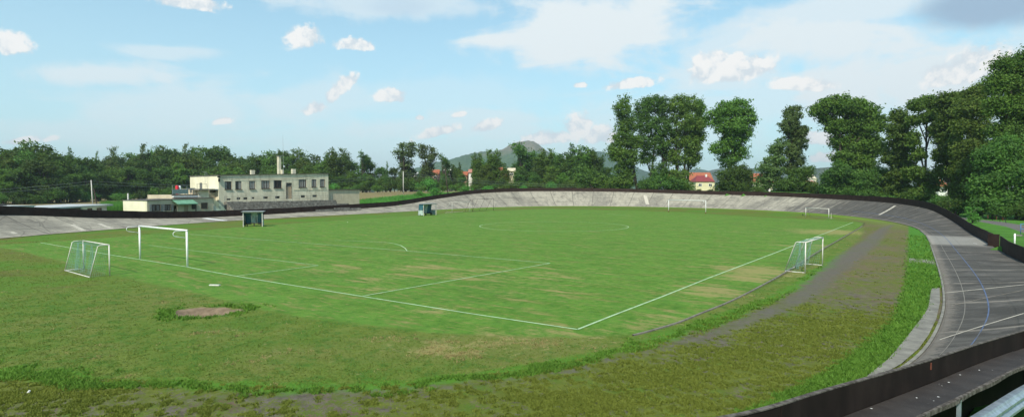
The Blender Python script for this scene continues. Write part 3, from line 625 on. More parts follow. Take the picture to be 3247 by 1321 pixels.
# near fence, shelf, guard rail
def near_stand():
    M['fence_far'] = M['fence']; M['fence'] = simple('fence_near_shaded', (.0165, .0105, .009), .8, .35, 1.5, spec=.12, stain=(.035, .024, .02), sa=.5)  # fence paint darkened for the near boards: shade on this face put into the colour
    top = [NF[0] + (NF[0]-NF[1])*1.5] + list(NF)
    top += [NF[-1]+(NF[-1]-NF[-2])*k + np.array([-.25*k*k, .0, 0]) for k in (1, 2, 3, 4)]
    top = np.array(top)
    # smooth resample
    tt = np.linspace(0, len(top)-1, 70); T = np.array([[np.interp(t, range(len(top)), top[:, c]) for c in range(3)] for t in tt])
    for _ in range(6): T[1:-1] = .5*T[1:-1]+.25*(T[:-2]+T[2:])
    tg = np.gradient(T[:, :2], axis=0); tg /= np.linalg.norm(tg, axis=1)[:, None]; nn = np.stack([-tg[:, 1], tg[:, 0]], 1)
    if (nn[30]@(CAM[:2]-T[30, :2])) < 0: nn = -nn
    def run(name, off0, off1, z0, z1, mat, root, i0=0, i1=None, bevel=0, jit=0.0):
        i1 = len(T)-1 if i1 is None else i1; vs = []
        for i in range(i0, i1+1):
            a = T[i, :2]+nn[i]*off0; b = T[i, :2]+nn[i]*(off1+jit*math.sin(i*5.3)); z = T[i, 2]
            vs += [(a[0], a[1], z+z0), (a[0], a[1], z+z1), (b[0], b[1], z+z1), (b[0], b[1], z+z0)]
        fs = []; n = i1-i0
        for q in range(n):
            for k in range(4): fs.append((4*q+k, 4*q+4+k, 4*q+4+(k+1) % 4, 4*q+(k+1) % 4))
        fs += [(0, 1, 2, 3), (4*n+3, 4*n+2, 4*n+1, 4*n)]
        return MB().add(vs, fs).build(name, mat, root, bevel=bevel)
    fr = thing('board_fence', 'near dark brown board fence crossing the bottom right corner below the camera', 'fence')
    def at_px(px):
        q = T-CAM; x = PW/2+FOC*(q@RT)/(q@FW); return int(np.abs(x-px).argmin())
    isn = at_px(2950); isn2 = at_px(2480)
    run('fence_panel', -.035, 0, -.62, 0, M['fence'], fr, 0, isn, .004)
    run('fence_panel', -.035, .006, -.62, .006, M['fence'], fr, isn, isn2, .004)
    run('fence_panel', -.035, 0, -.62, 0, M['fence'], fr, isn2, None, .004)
    run('cap_strip', -.045, .008, .008, .020, M['cap'], fr)
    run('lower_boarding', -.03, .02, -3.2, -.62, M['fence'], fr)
    p = T[isn]; c = p[:2]+nn[isn]*.012; MB().box((c[0], c[1], p[2]-.075), (.03, .012, .10), math.atan2(tg[isn][1], tg[isn][0])).build('hinge_plate', M['rust'], fr)
    # shelf
    sh = thing('leaning_shelf', 'worn brown board shelf with splintered edge fixed along the near fence', 'shelf')
    js = at_px(3215)
    shz = -.335
    run('shelf_board', .022, .50, shz-.028, shz, M['shelf'], sh, 0, js, .004, .012)
    run('shelf_board', .022, .47, shz-.02, shz+.012, M['shelf'], sh, js, None, .004, .012)
    run('shelf_edge', .47, .515, shz-.045, shz+.016, M['cap'], sh, js+1, None, .003, .012)
    run('shelf_edge', .50, .53, shz-.05, shz+.004, M['cap'], sh, 0, js-1, .003, .014)
    # rail: folded steel guard rail with two waves
    rl = thing('guard_rail', 'galvanised steel guard rail below the leaning shelf at the bottom right', 'rail')
    prof = [(0, 0), (.02, -.03), (.06, -.06), (.06, -.10), (.01, -.14), (.01, -.17), (.06, -.21), (.06, -.25), (.02, -.28), (0, -.31)]
    vs = []; off = .66; zr = -.60
    for i in range(len(T)):
        for (a_, b_) in prof:
            a = T[i, :2]+nn[i]*(off+a_); vs.append((a[0], a[1], T[i, 2]+zr+b_))
        a = T[i, :2]+nn[i]*(off-.09); vs.append((a[0], a[1], T[i, 2]+zr+.002))
    n = len(prof)+1; fs = []
    order = [n-1]+list(range(n-1))
    for i in range(len(T)-1):
        for k in range(n-1): a, b = order[k], order[k+1]; fs.append((i*n+a, (i+1)*n+a, (i+1)*n+b, i*n+b))
    o = MB().add(vs, fs).build('rail_beam', M['galv'], rl); md = o.modifiers.new('solid', 'SOLIDIFY'); md.thickness = .006
    for px in (3160, 2895, 2560):
        i = at_px(px); a = T[i, :2]+nn[i]*.50; b = T[i, :2]+nn[i]*.60
        MB().box((a[0], a[1], T[i, 2]-.52), (.045, .045, .34), math.atan2(tg[i][1], tg[i][0])).build('rail_post', M['galv'], rl)
        MB().box(((a[0]+b[0])/2, (a[1]+b[1])/2, T[i, 2]-.68), (.05, .16, .05), math.atan2(tg[i][1], tg[i][0])).build('bracket', M['galv'], rl)
    # bird droppings / flakes of paint lying on the shelf
    rnd = random.Random(4); m = MB()
    for _ in range(30):
        i = rnd.randrange(6, 60); u = rnd.uniform(.05, .42); a = T[i, :2]+nn[i]*u+tg[i]*rnd.uniform(-.1, .1); r = rnd.uniform(.004, .012); z = T[i, 2]+shz+.017
        m.add([(a[0]+r*math.cos(k*1.05)*1.3, a[1]+r*math.sin(k*1.05), z+rnd.uniform(0, .004)) for k in range(6)], [(0, 1, 2, 3, 4, 5)])
    o = m.build('paint_flakes', M['white_paint']); tag(o, 'scattered small white flakes lying on the near brown shelf', 'flakes', kind='stuff')
near_stand(); M['fence'] = M['fence_far']

# ---------------------------------------------------------------- goals
def vec(p): return np.array(p, float)
def full_goal(lb, rb, lt, rt, label, loops=True, foot=False, r=.062, mat='white_paint', group='full size goals'):
    a, b = G(*lb), G(*rb); d = b-a; L = np.linalg.norm(d); ang = math.atan2(d[1], d[0])
    dm = (a+b)/2-CAM; dist = dm@FW
    h = ((lb[1]-lt[1])+(rb[1]-rt[1]))/2/FOC*dist
    g = thing('football_goal', label, 'goal', a, ang, group)
    for x in (0, L):
        p = MB().tube([(x, 0, -.1), (x, 0, h)], r, 12).build('post', M[mat], g, True)
        if foot: MB().tube([(x, 0, -.05), (x, 0, .34)], r+.004, 12).build('rusty_foot', M['rust'], p, True)
    MB().tube([(-r, 0, h-r*.3), (L+r, 0, h-r*.3)], r, 12).build('crossbar', M[mat], g, True)
    if loops:
        for x in (0, L):
            pts = [(x, 0, h-.03)]+[(x, -.62-.2*math.sin(t_), h-.2+.17*math.cos(t_)) for t_ in np.linspace(0, math.pi, 9)]+[(x, 0, h-.50)]
            MB().tube(pts, .02, 8).build('net_hoop', M[mat], g, True)
    return g
full_goal((444.4, 820), (594.3, 846), (439, 718.6), (588.5, 726.8), 'white full size goal without net, hoops at its top corners, on the near goal line')
g2 = full_goal((2120, 672), (2237.7, 677), (2120, 632.4), (2239, 636.2), 'white full size goal with rusty feet standing in front of the far curve', True, True)
def net_panel(mb, a, b, c, d, nu, nv, w=.006, sag=0.0, seed=0):
    a, b, c, d = map(vec, (a, b, c, d)); nrm = np.cross(b-a, d-a); nrm /= np.linalg.norm(nrm)+1e-9; rnd = random.Random(seed); ph = [rnd.uniform(0, 6) for _ in range(4)]
    def P(u, v):
        s = sag*(math.sin(math.pi*u)*math.sin(math.pi*min(1, v*1.1)))*(.6+.5*math.sin(u*7+ph[0])+.3*math.sin(v*9+ph[1]))
        return (a*(1-u)+b*u)*(1-v)+(d*(1-u)+c*u)*v+nrm*s+np.array([.03*math.sin(v*8+ph[2]+u*5), 0, -.04*math.sin(u*9+ph[3])])*(sag*4)
    for i in range(nu+1):
        pts = [P(i/nu, q/8) for q in range(9)]; mb.tube(pts, w, 3)
    for j in range(nv+1):
        pts = [P(q/8, j/nv) for q in range(9)]; mb.tube(pts, w, 3)
def mobile_goal(f0, f1, r0, r1, topx, label, mid=False, mat='white_old', front_h=1.8, d_top=.55, base_right=True):
    # f0,f1 front feet ; r0,r1 rear feet, all given as ground points
    a, b = vec(f0), vec(f1); d = b-a; L = np.linalg.norm(d); ang = math.atan2(d[1], d[0]); u = d/L
    n = ((vec(r0)+vec(r1))/2-(a+b)/2); side = 1 if (np.cross(u, n)[2] > 0) else -1; dep = abs(np.cross(u, n)[2])
    g = thing('training_goal', label, 'goal', a, ang, 'small portable goals'); h = front_h; s = side; r = .03
    for x in (0, L): MB().tube([(x, 0, 0), (x, 0, h)], .034, 10).build('post', M[mat], g, True)
    MB().tube([(-.03, 0, h), (L+.03, 0, h)], .034, 10).build('crossbar', M[mat], g, True)
    xs = [0, L]+([L/2] if mid else [])
    for x in xs:
        MB().tube([(x, 0, h), (x, s*(d_top-.1), h), (x, s*d_top, h-.05), (x, s*dep, .03)], .024, 8).build('rear_brace', M[mat], g, True)
    MB().tube([(0, s*dep, .03), (L, s*dep, .03)], .026, 8).build('ground_bar', M[mat], g, True)
    for x in ([0, L] if base_right else [0]): MB().tube([(x, 0, .03), (x, s*dep, .03)], .024, 8).build('side_bar', M[mat], g, True)
    mb = MB(); net_panel(mb, (0, s*d_top, h-.05), (L, s*d_top, h-.05), (L, s*dep, .05), (0, s*dep, .05), 22, 12, .004, .12, 1)
    net_panel(mb, (0, s*.02, h), (L, s*.02, h), (L, s*d_top, h-.03), (0, s*d_top, h-.03), 22, 3, .004, .05, 2)
    for k, x in enumerate((0, L)): net_panel(mb, (x, s*.02, h), (x, s*d_top, h-.05), (x, s*dep, .05), (x, s*.25, .05), 7, 10, .004, .07, 3+k)
    rnd = random.Random(9)
    for k in range(3):                         # gathered strands hanging down
        x = L*(.25+.27*k); 
        for q in range(10):
            xx = x+rnd.uniform(-.1, .1); yy = s*(d_top+rnd.uniform(-.05, .15)); mb.tube([(xx+rnd.uniform(-.15, .15), s*d_top, h-.04), (xx, yy, h*.5), (x+rnd.uniform(-.06, .06), yy+s*.12, .1)], .005, 3)
    mb.build('net', M['net'], g)
    return g
mobile_goal(G(265.5, 852.5), G(348, 873.5), G(207, 858.4), G(283.7, 879.8), None, 'small white portable goal with torn green net at the left edge of the pitch', front_h=1.78, base_right=False)
mobile_goal(G(2552.9, 865.6), G(2607.6, 841.5), G(2490, 860), G(2549.5, 835.5), None, 'small white portable goal with rusty corners standing on the kerb beside the right touchline', mid=True, front_h=1.84)
# far small goal on the right
def far_goal():
    a, b = G(2554.7, 688), G(2627.6, 692.5); d = b-a; L = np.linalg.norm(d); ang = math.atan2(d[1], d[0]); dist = ((a+b)/2-CAM)@FW; h = 30/FOC*dist
    g = thing('training_goal', 'bare grey small goal frame near the right end of the far curve', 'goal', a, ang, 'small portable goals')
    for x in (0, L): MB().tube([(x, 0, 0), (x, 0, h)], .055, 8).build('post', M['white_old'], g, True)
    MB().tube([(0, 0, h), (L, 0, h)], .055, 8).build('crossbar', M['white_old'], g, True)
    for x in (0, L): MB().tube([(x, 0, h), (x, .35, h-.04), (x, 1.0, .02)], .02, 6).build('rear_brace', M['grey_steel'], g, True)
    MB().tube([(0, 1.0, .02), (L, 1.0, .02)], .02, 6).build('ground_bar', M['grey_steel'], g, True)
far_goal()
s_ = G(2635.5, 693); o = MB().tube([s_, s_+np.array([0, 0, .95])], .03, 6).build('stake', M['white_old']); tag(o, 'short thin stake beside the bare grey goal frame at the far right', 'stake')
# two frames by the back straight
def frame_goal(fl, fr, top_y, rear, label, mat, bars, r=.035):
    a, b = G(*fl), G(*fr); d = b-a; L = np.linalg.norm(d); ang = math.atan2(d[1], d[0]); dist = ((a+b)/2-CAM)@FW; h = ((fl[1]+fr[1])/2-top_y)/FOC*dist
    g = thing('goal_frame', label, 'goal', a, ang, 'spare goal frames by the back straight')
    for x in (0, L): MB().tube([(x, 0, 0), (x, 0, h)], r, 8).build('post', M[mat], g, True)
    MB().tube([(-.03, 0, h), (L+.03, 0, h)], r, 8).build('crossbar', M[mat], g, True)
    for u in bars: MB().tube([(L*u, 0, h), (L*u, rear*.28, h-.03), (L*u, rear, .03)], r*.7, 6).build('rear_brace', M[mat], g, True)
    MB().tube([(0, rear, .03), (L, rear, .03)], r*.7, 6).build('ground_bar', M[mat], g, True)
frame_goal((1433.5, 675), (1490, 672), 640, 2.0, 'pale weathered goal frame, left of the two frames by the back straight', 'white_old', (0, 1))
frame_goal((1499.4, 671.5), (1565, 667.5), 630.5, 2.1, 'dark steel goal frame with slanting rear bars, right of the pale frame', 'dark_steel', (0, .33, .66, 1))

# ---------------------------------------------------------------- team shelters
def dugout(fl, fr, top, label, lightside):
    a, b = G(*fl), G(*fr); d = b-a; L = np.linalg.norm(d[:2]); ang = math.atan2(d[1], d[0]); dist = ((a+b)/2-CAM)@FW; h = ((fl[1]+fr[1])/2-top)/FOC*dist
    g = thing('team_shelter', label, 'shelter', a, ang, 'team shelters on the far touchline'); dp = 1.35
    for x in (0, L): MB().tube([(x, 0, 0), (x, 0, h)], .052, 8).build('post', M['white_old'], g)
    for x in (.04, L-.04): MB().tube([(x, dp, 0), (x, dp*.78, h)], .045, 6).build('post', M['wood_dark'], g)
    MB().box((L/2, dp*.42, h+.06), (L+.45, dp+.25, .05), 0, .03).build('roof', M['grey_steel'], g)
    MB().box((L/2, -.02, h-.06), (L, .06, .08)).build('roof_beam', M['white_old'], g)
    # sloping back boards: three sheets
    q = [(.0, .34, 'teal'), (.34, .68, 'corr'), (.68, 1.0, 'teal')]
    for u0, u1, mt in q:
        x0, x1 = L*u0+.01, L*u1-.01; zt, zb = h-.02, .42 if mt == 'corr' else .25; y0, y1 = dp*.76, dp*.98
        m = MB(); n = 12 if mt == 'corr' else 1; vs = []
        for k in range(n+1):
            x = x0+(x1-x0)*k/n; o_ = .025*(k % 2) if mt == 'corr' else 0
            vs += [(x, y0-.03+o_, zt), (x, y1-.03+o_, zb), (x, y1+o_, zb), (x, y0+o_, zt)]
        fs = []
        for k in range(n):
            for e in range(4): fs.append((4*k+e, 4*k+4+e, 4*k+4+(e+1) % 4, 4*k+(e+1) % 4))
        fs += [(0, 1, 2, 3), (4*n+3, 4*n+2, 4*n+1, 4*n)]
        m.add(vs, fs).build('back_sheet', M[mt], g)
    # side sheets
    for x, full in ((-.01, True), (L+.01, False)):
        if full:
            MB().add([(x, .08, h-.05), (x, dp*.76, h-.02), (x, dp*.86, h*.48), (x, .1, h*.48), (x-.03, .08, h-.05), (x-.03, dp*.76, h-.02), (x-.03, dp*.86, h*.48), (x-.03, .1, h*.48)], [(0, 1, 2, 3), (4, 7, 6, 5), (0, 4, 5, 1), (1, 5, 6, 2), (2, 6, 7, 3), (3, 7, 4, 0)]).build('side_sheet', M['teal'], g)
        MB().add([(x, .1, h*.47), (x, dp*.87, h*.47), (x, dp*.97, .12), (x, .12, .12), (x-.03, .1, h*.47), (x-.03, dp*.87, h*.47), (x-.03, dp*.97, .12), (x-.03, .12, .12)], [(0, 1, 2, 3), (4, 7, 6, 5), (0, 4, 5, 1), (1, 5, 6, 2), (2, 6, 7, 3), (3, 7, 4, 0)]).build('side_sheet', M['corr' if lightside or not full else 'teal'], g)
    MB().box((L/2, dp*.72, .42), (L-.2, .32, .05)).build('bench_seat', M['wood_dark'], g)
    for x in (.3, L/2, L-.3): MB().box((x, dp*.74, .2), (.1, .25, .4)).build('bench_leg', M['wood_dark'], g)
    return g
dugout((771.7, 719), (832, 718), 671.5, 'teal boarded team shelter with a corrugated middle sheet, nearer one on the far touchline', False)
dugout((1343, 684), (1382.6, 681.5), 646.5, 'smaller looking teal and pale team shelter, farther one on the far touchline', True)
o = MB().box((*G(681, 905)[:2], .035), (.55, .14, .05), .5).build('plank', M['white_old']); tag(o, 'short pale plank lying on the grass behind the near goal', 'plank')
for px, py, lb in ((90, 1245, 'tiny white scrap of litter on the bare ground at the bottom left'), (1102, 704.5, 'white cone shaped marker on the edge of the far touchline grass')):
    p = G(px, py); o = MB().tube([p, p+np.array([.02, .02, .07])], [.04, .02], 6).build('litter' if py > 1000 else 'marker', M['white_paint']); tag(o, lb, 'litter' if py > 1000 else 'marker')
# the small dark bird
def bird():
    p = G(2546, 685); g = thing('bird', 'black bird standing on the grass to the left of the bare grey goal frame', 'bird', p, .4)
    MB().tube([(0, -.16, .30), (0, -.10, .26), (0, 0, .22), (0, .10, .25), (0, .15, .36), (0, .17, .42), (0, .22, .42), (0, .29, .40)], [.015, .05, .095, .09, .055, .05, .03, .004], 10).build('body', M['black'], g, True)
    for x in (-.03, .03): MB().tube([(x, .02, .16), (x, .03, 0)], .008, 5).build('leg', M['black'], g)
bird()
def person():
    # standing behind the far fence, only chest and head rise above the boards
    q = (OUT-CAM[:2]); pxs = PW/2+FOC*((q@RT[:2])/(q@FH[:2])); cand = [i for i in range(NT_) if q[i]@FH[:2] > 60 and INN[i][1] > 90]
    i = min(cand, key=lambda k: abs(pxs[k]-2434)); p = OUT[i]+NRM[i]*.35; dist = q[i]@FH[:2]
    ztop = CAM[2]+(599-598)/FOC*dist; h = 1.72; base = ztop-h
    g = thing('person', 'person in white cap and white shirt standing behind the far fence', 'person', (p[0], p[1], base), math.atan2(-q[i][0], q[i][1])+math.pi)
    Vv = [(0, 0, .93), (0, 0, 1.15), (0, .02, 1.36), (0, .02, 1.48), (-.17, .02, 1.38), (-.24, -.1, 1.12), (-.15, -.3, 1.0), (.17, .02, 1.38), (.24, -.1, 1.12), (.15, -.3, 1.0), (-.1, 0, .88), (-.11, 0, .48), (-.11, .02, .05), (.1, 0, .88), (.11, 0, .48), (.11, .02, .05), (-.11, -.12, .03), (.11, -.12, .03), (0, 0, 1.58)]
    E_ = [(0, 1), (1, 2), (2, 3), (2, 4), (4, 5), (5, 6), (2, 7), (7, 8), (8, 9), (0, 10), (10, 11), (11, 12), (0, 13), (13, 14), (14, 15), (12, 16), (15, 17), (3, 18)]
    rad = [.15, .14, .15, .06, .07, .045, .035, .07, .045, .035, .09, .065, .045, .09, .065, .045, .04, .04, .085]
    def skin(name, idx, mt, grow=0):
        mp = {k: n for n, k in enumerate(idx)}; me = bpy.data.meshes.new(name); me.from_pydata([Vv[k] for k in idx], [(mp[a], mp[b]) for a, b in E_ if a in mp and b in mp], []); me.materials.append(M[mt])
        o = bpy.data.objects.new(name, me); link(o, g); md = o.modifiers.new('skin', 'SKIN'); ly = me.skin_vertices[0] if me.skin_vertices else None
        if ly is None:
            bm = bmesh.new(); bm.from_mesh(me); bm.verts.layers.skin.verify(); bm.to_mesh(me); bm.free(); ly = me.skin_vertices[0]
        for n, k in enumerate(idx): ly.data[n].radius = (rad[k]+grow, (rad[k]+grow)*(.75 if k < 3 else 1)); ly.data[n].use_root = (n == 0)
        sb = o.modifiers.new('sub', 'SUBSURF'); sb.levels = 1; sb.render_levels = 2; return o
    skin('body', list(range(19)), 'skin')
    skin('shirt', [0, 1, 2, 4, 5, 7, 8], 'white_paint', .014); skin('trousers', [0, 10, 11, 12, 13, 14, 15], 'wood_dark', .012)
    m = MB(); m.tube([(0, 0, 1.56), (0, 0, 1.62), (0, 0, 1.68), (0, 0, 1.72)], [.105, .108, .09, .03], 12); m.box((0, -.12, 1.6), (.14, .12, .015)); m.build('cap', M['white_paint'], g, True)
person()

# ---------------------------------------------------------------- clubhouse
def clubhouse():
    A = D(693.5, 600, 100.0); B = D(1041.5, 600, 117.5); A[2] = B[2] = 0
    U = (B-A)/np.linalg.norm(B-A); L = np.linalg.norm(B-A); ang = math.atan2(U[1], U[0]); N = np.array([U[1], -U[0], 0])       # N faces the track
    if N@(CAM-A) < 0: N = -N
    root = thing('clubhouse', 'long weathered two storey clubhouse, flat roof, row of brown windows, beyond the back straight', 'building', A, ang)
    def loc(px, py, off=0.0):                 # to root space: x along facade, y outwards (towards -y local), z
        r = ray(px, py); O = A+N*off; t = ((O-CAM)@N)/(r@N); p = CAM+r*t; return (p-A)@U, p[2]
    # local y: N in local coords
    ly = np.array([math.cos(-ang)*N[0]-math.sin(-ang)*N[1], math.sin(-ang)*N[0]+math.cos(-ang)*N[1]])[1]   # -1 or +1
    def Y(o): return ly*o
    zt0 = loc(693.5, 556)[1]; zt1 = loc(1041.5, 550.5)[1]; dep = 11.5
    def wallbox(x0, x1, z00, z01, o0, o1, zb=-.3):       # o0 front offset , o1 back offset ; sloping top
        return MB().add([(x0, Y(o0), zb), (x1, Y(o0), zb), (x1, Y(o1), zb), (x0, Y(o1), zb), (x0, Y(o0), z00), (x1, Y(o0), z01), (x1, Y(o1), z01), (x0, Y(o1), z00)],
                        [(0, 1, 5, 4), (1, 2, 6, 5), (2, 3, 7, 6), (3, 0, 4, 7), (4, 5, 6, 7), (0, 3, 2, 1)])
    # main block with real window recesses: facade made of strips round the openings
    wins = [(712.5, 735, 574.6, 600, 0), (746, 766.5, 574, 600, 1), (790, 809.5, 573, 599, 2), (828.6, 855.6, 572, 597.5, 3), (867.5, 893.8, 571, 596, 4), (947, 971.5, 569, 594, 5), (988, 1004, 568.3, 593, 6), (1014.4, 1030.5, 568, 592.4, 7)]
    base = [(719, 731.5, 628.8, 634.4), (750.4, 762.8, 625.8, 632.6), (772, 785, 625.5, 632.6), (798.5, 807, 624.8, 630), (834.8, 849.8, 623.3, 629.5), (872.8, 887.7, 621.7, 628.5), (953.8, 967.8, 618.5, 625.7), (990.8, 1005, 617.6, 624.2)]
    door = (907.8, 924.3, 580.4, 630)
    holes = []
    for w in wins: x0, z1 = loc(w[0], w[2]); x1, z0 = loc(w[1], w[3]); holes.append((x0, x1, z0, z1, 'w', w[4]))
    for w in base: x0, z1 = loc(w[0], w[2]); x1, z0 = loc(w[1], w[3]); holes.append((x0, x1, z0, z1, 'b', 0))
    x0, z1 = loc(door[0], door[2]); x1, z0 = loc(door[1], door[3]); holes.append((x0, x1, z0, z1, 'd', 0))
    def top(x): return zt0+(zt1-zt0)*x/L
    gx = sorted(set([0, L]+[h[0] for h in holes]+[h[1] for h in holes])); gz = sorted(set([-.3, 3.0]+[h[2] for h in holes]+[h[3] for h in holes])); m = MB(); rd = .16
    for i in range(len(gx)-1):
        for j in range(len(gz)):
            xa, xb = gx[i], gx[i+1]; za = gz[j]; zb_ = gz[j+1] if j+1 < len(gz) else None
            cx = (xa+xb)/2
            if zb_ is not None:
                cz = (za+zb_)/2
                if any(h[0] < cx < h[1] and h[2] < cz < h[3] for h in holes): continue
                m.quad((xa, 0, za), (xb, 0, za), (xb, 0, zb_), (xa, 0, zb_))
            else: m.quad((xa, 0, za), (xb, 0, za), (xb, 0, top(xb)), (xa, 0, top(xa)))
    for h in holes:
        a, b, c, d = h[:4]; y = Y(-rd)
        m.quad((a, 0, c), (b, 0, c), (b, y, c), (a, y, c)); m.quad((a, 0, d), (b, 0, d), (b, y, d), (a, y, d)); m.quad((a, 0, c), (a, 0, d), (a, y, d), (a, y, c)); m.quad((b, 0, c), (b, 0, d), (b, y, d), (b, y, c))
    m.build('wall', M['facade'], root)
    m = MB(); yb = Y(-dep); m.quad((0, 0, -.3), (0, 0, top(0)), (0, yb, top(0)), (0, yb, -.3)); m.quad((0, yb, -.3), (0, yb, top(0)), (L, yb, top(L)), (L, yb, -.3)); m.quad((L, 0, -.3), (L, 0, top(L)), (L, yb, top(L)), (L, yb, -.3))
    gable = m.build('gable_wall', M['cream'], root)
    rf = MB().add([(-.15, Y(.18), top(0)), (L+.25, Y(.18), top(L)), (L+.25, Y(-dep-.1), top(L)), (-.15, Y(-dep-.1), top(0)), (-.15, Y(.18), top(0)+.1), (L+.25, Y(.18), top(L)+.1), (L+.25, Y(-dep-.1), top(L)+.1), (-.15, Y(-dep-.1), top(0)+.1)],
                  [(0, 1, 5, 4), (1, 2, 6, 5), (2, 3, 7, 6), (3, 0, 4, 7), (4, 5, 6, 7), (0, 3, 2, 1)]).build('roof', M['roof_felt'], root)
    def window(par, a, b, c, d, y, nb, bars=False, openl=None, curtain=True, sill=True):
        w = MB(); t_ = .07
        f = MB(); f.box(((a+b)/2, y, d-t_/2), (b-a, .07, t_)); f.box(((a+b)/2, y, c+t_/2), (b-a, .07, t_)); f.box((a+t_/2, y, (c+d)/2), (t_, .07, d-c-2*t_)); f.box((b-t_/2, y, (c+d)/2), (t_, .07, d-c-2*t_))
        for k in range(1, nb): f.box((a+(b-a)*k/nb, y, (c+d)/2), (.055, .06, d-c-2*t_))
        fo = f.build('window', M['frame_brown'], par)
        MB().box(((a+b)/2, y-np.sign(y if y else -1)*-.02, (c+d)/2), (b-a-.05, .012, d-c-.05)).build('pane', M['glass'], fo)
        if curtain:
            m = MB(); n = 14; vs = []; 
            for s0, s1 in curtain if isinstance(curtain, list) else [(.08, .92)]:
                st = len(vs); 
                for k in range(n+1): vs += [(a+(b-a)*(s0+(s1-s0)*k/n), y-np.sign(ly)*(-.0)+ly*(.012+.010*(k % 2)), c+.08), (a+(b-a)*(s0+(s1-s0)*k/n), y+ly*(.012+.010*(k % 2)), d-.08)]
                for k in range(n): m.f.append((st+2*k, st+2*k+1, st+2*k+3, st+2*k+2))
            m.v = vs; m.build('curtain', M['curtain'], fo)
        if sill: MB().box(((a+b)/2, ly*.06, c-.03), (b-a+.14, .2, .05)).build('sill', M['frame_brown'], fo)
        if bars:
            g_ = MB(); yy = ly*.07+(y if abs(y) > .3 else 0)
            for k in range(8): g_.box((a+(b-a)*(k+.5)/8, yy, (c+d)/2), (.022, .022, d-c+.1))
            for k in range(4): g_.box(((a+b)/2, yy, c+(d-c)*(k+.3)/3.4), (b-a+.22, .022, .022))
            g_.build('window_bars', M['dark_steel'], fo)
        return fo
    cur = {0: [(.05, .32)], 1: [(.52, .95)], 2: [(.1, .93)], 3: [(.08, .3), (.4, .62), (.68, .94)], 4: [(.04, .16)], 5: [(.08, .3), (.38, .6), (.68, .9)], 6: [(.1, .4), (.55, .9)], 7: [(.1, .4), (.55, .9)]}
    for h in holes:
        a, b, c, d, k, q = h
        if k == 'w': window(root, a, b, c, d, Y(-rd+.04), 3 if q in (3, 5) else 2, curtain=cur[q])
        elif k == 'b': MB().box(((a+b)/2, Y(-rd+.02), (c+d)/2), (b-a, .03, d-c)).build('basement_window', M['glass'], root)
        else:
            do = MB().box(((a+b)/2, Y(-rd+.03), (c+d)/2-.35), (b-a, .05, d-c-.7)).build('door', M['door'], root)
            tr = MB().box(((a+b)/2, Y(-rd+.03), d-.36), (b-a, .04, .7))
            tr.build('transom', M['glass'], do)
            gb = MB(); [gb.box((a+(b-a)*(k2+.5)/6, Y(-rd+.07), d-.36), (.03, .02, .62)) for k2 in range(6)]; gb.build('transom_bars', M['curtain'], do)
            MB().box((a+.14, Y(-rd+.08), c+1.3), (.12, .04, .05)).build('handle', M['grey_steel'], do)
            fr = MB(); fr.box((a-.04, Y(-.02), (c+d)/2), (.08, .12, d-c)); fr.box((b+.04, Y(-.02), (c+d)/2), (.08, .12, d-c)); fr.box(((a+b)/2, Y(-.02), d+.04), (b-a+.16, .12, .08)); fr.build('door_frame', M['cap'], do)
    # chimneys
    def stack(px0, px1, py0, py1, off, cap=False, w=.55, name='chimney'):
        a, zt_ = loc(px0, py0, -off); b, _ = loc(px1, py1, -off); zb_ = top((a+b)/2)-.1; m = MB().box(((a+b)/2, Y(-off-w/2), (zt_+zb_)/2), (b-a, w, zt_-zb_)); o = m.build(name, M['facade'], rf)
        if cap: MB().box(((a+b)/2+.08, Y(-off-w/2), zt_+.1), (b-a+.35, w+.3, .08)).build('chimney_cap', M['grey_steel'], rf)
        return a, b, zt_
    stack(797, 808.5, 538.8, 553, 3.0); stack(884, 892, 496, 550, 4.0, True, .7); stack(895, 900, 538, 550, 3.5); stack(927.5, 938.3, 535.4, 550, 3.0)
    xm, _ = loc(898.5, 540, -3); _, zm = loc(898.5, 422, -3); MB().tube([(xm, Y(-3), top(xm)), (xm, Y(-3), (top(xm)+zm)/2), (xm, Y(-3), zm)], [.04, .025, .012], 6).build('aerial_mast', M['grey_steel'], root)
    xd, zd = loc(900.5, 528, -3); MB().tube([(xd, Y(-2.95), zd), (xd+.03, Y(-2.88), zd)], [.22, .1], 12).build('satellite_dish', M['white_paint'], root)
    xs_, _ = loc(797.8, 530, -3)
    # overhead wire along the facade, pipe, loudspeaker
    pts = [(0, Y(.1), top(0)-.35)]+[(L*u, Y(.1), top(L*u)-.15-.75*math.sin(math.pi*min(1, u*1.1))**.6) for u in np.linspace(.05, .95, 12)]+[(L, Y(.1), top(L)-.1)]
    MB().tube(pts, .018, 4).build('facade_cable', M['dark_steel'], root)
    MB().box((-.05, Y(.25), top(0)-.25), (.35, .4, .28)).build('loudspeaker', M['black'], root); MB().box((.0, Y(.2), top(0)-.85), (.22, .25, .55)).build('loudspeaker', M['black'], root)
    xa, za = loc(930, 601); xb, zb2 = loc(1036, 600.5); MB().tube([(xa, Y(.06), za), (xb, Y(.06), zb2)], .035, 6).build('pipe', M['cream'], root)
    # gable door, ladder
    # right annex
    xa, za = loc(1043, 604); xb, zb2 = loc(1144, 602, 0); 
    wallbox(L+.02, xb, zb2+.02, zb2+.02, -.5, -7).build('annex_wall', M['render'], root)
    MB().box(((L+xb)/2+.1, Y(-3.7), zb2+.08), (xb-L+.2, 6.9, .12)).build('annex_roof', M['roof_felt'], root)
    return root, A, U, N, ang, ly, loc, Y, top, L, window, wallbox
ch = clubhouse()
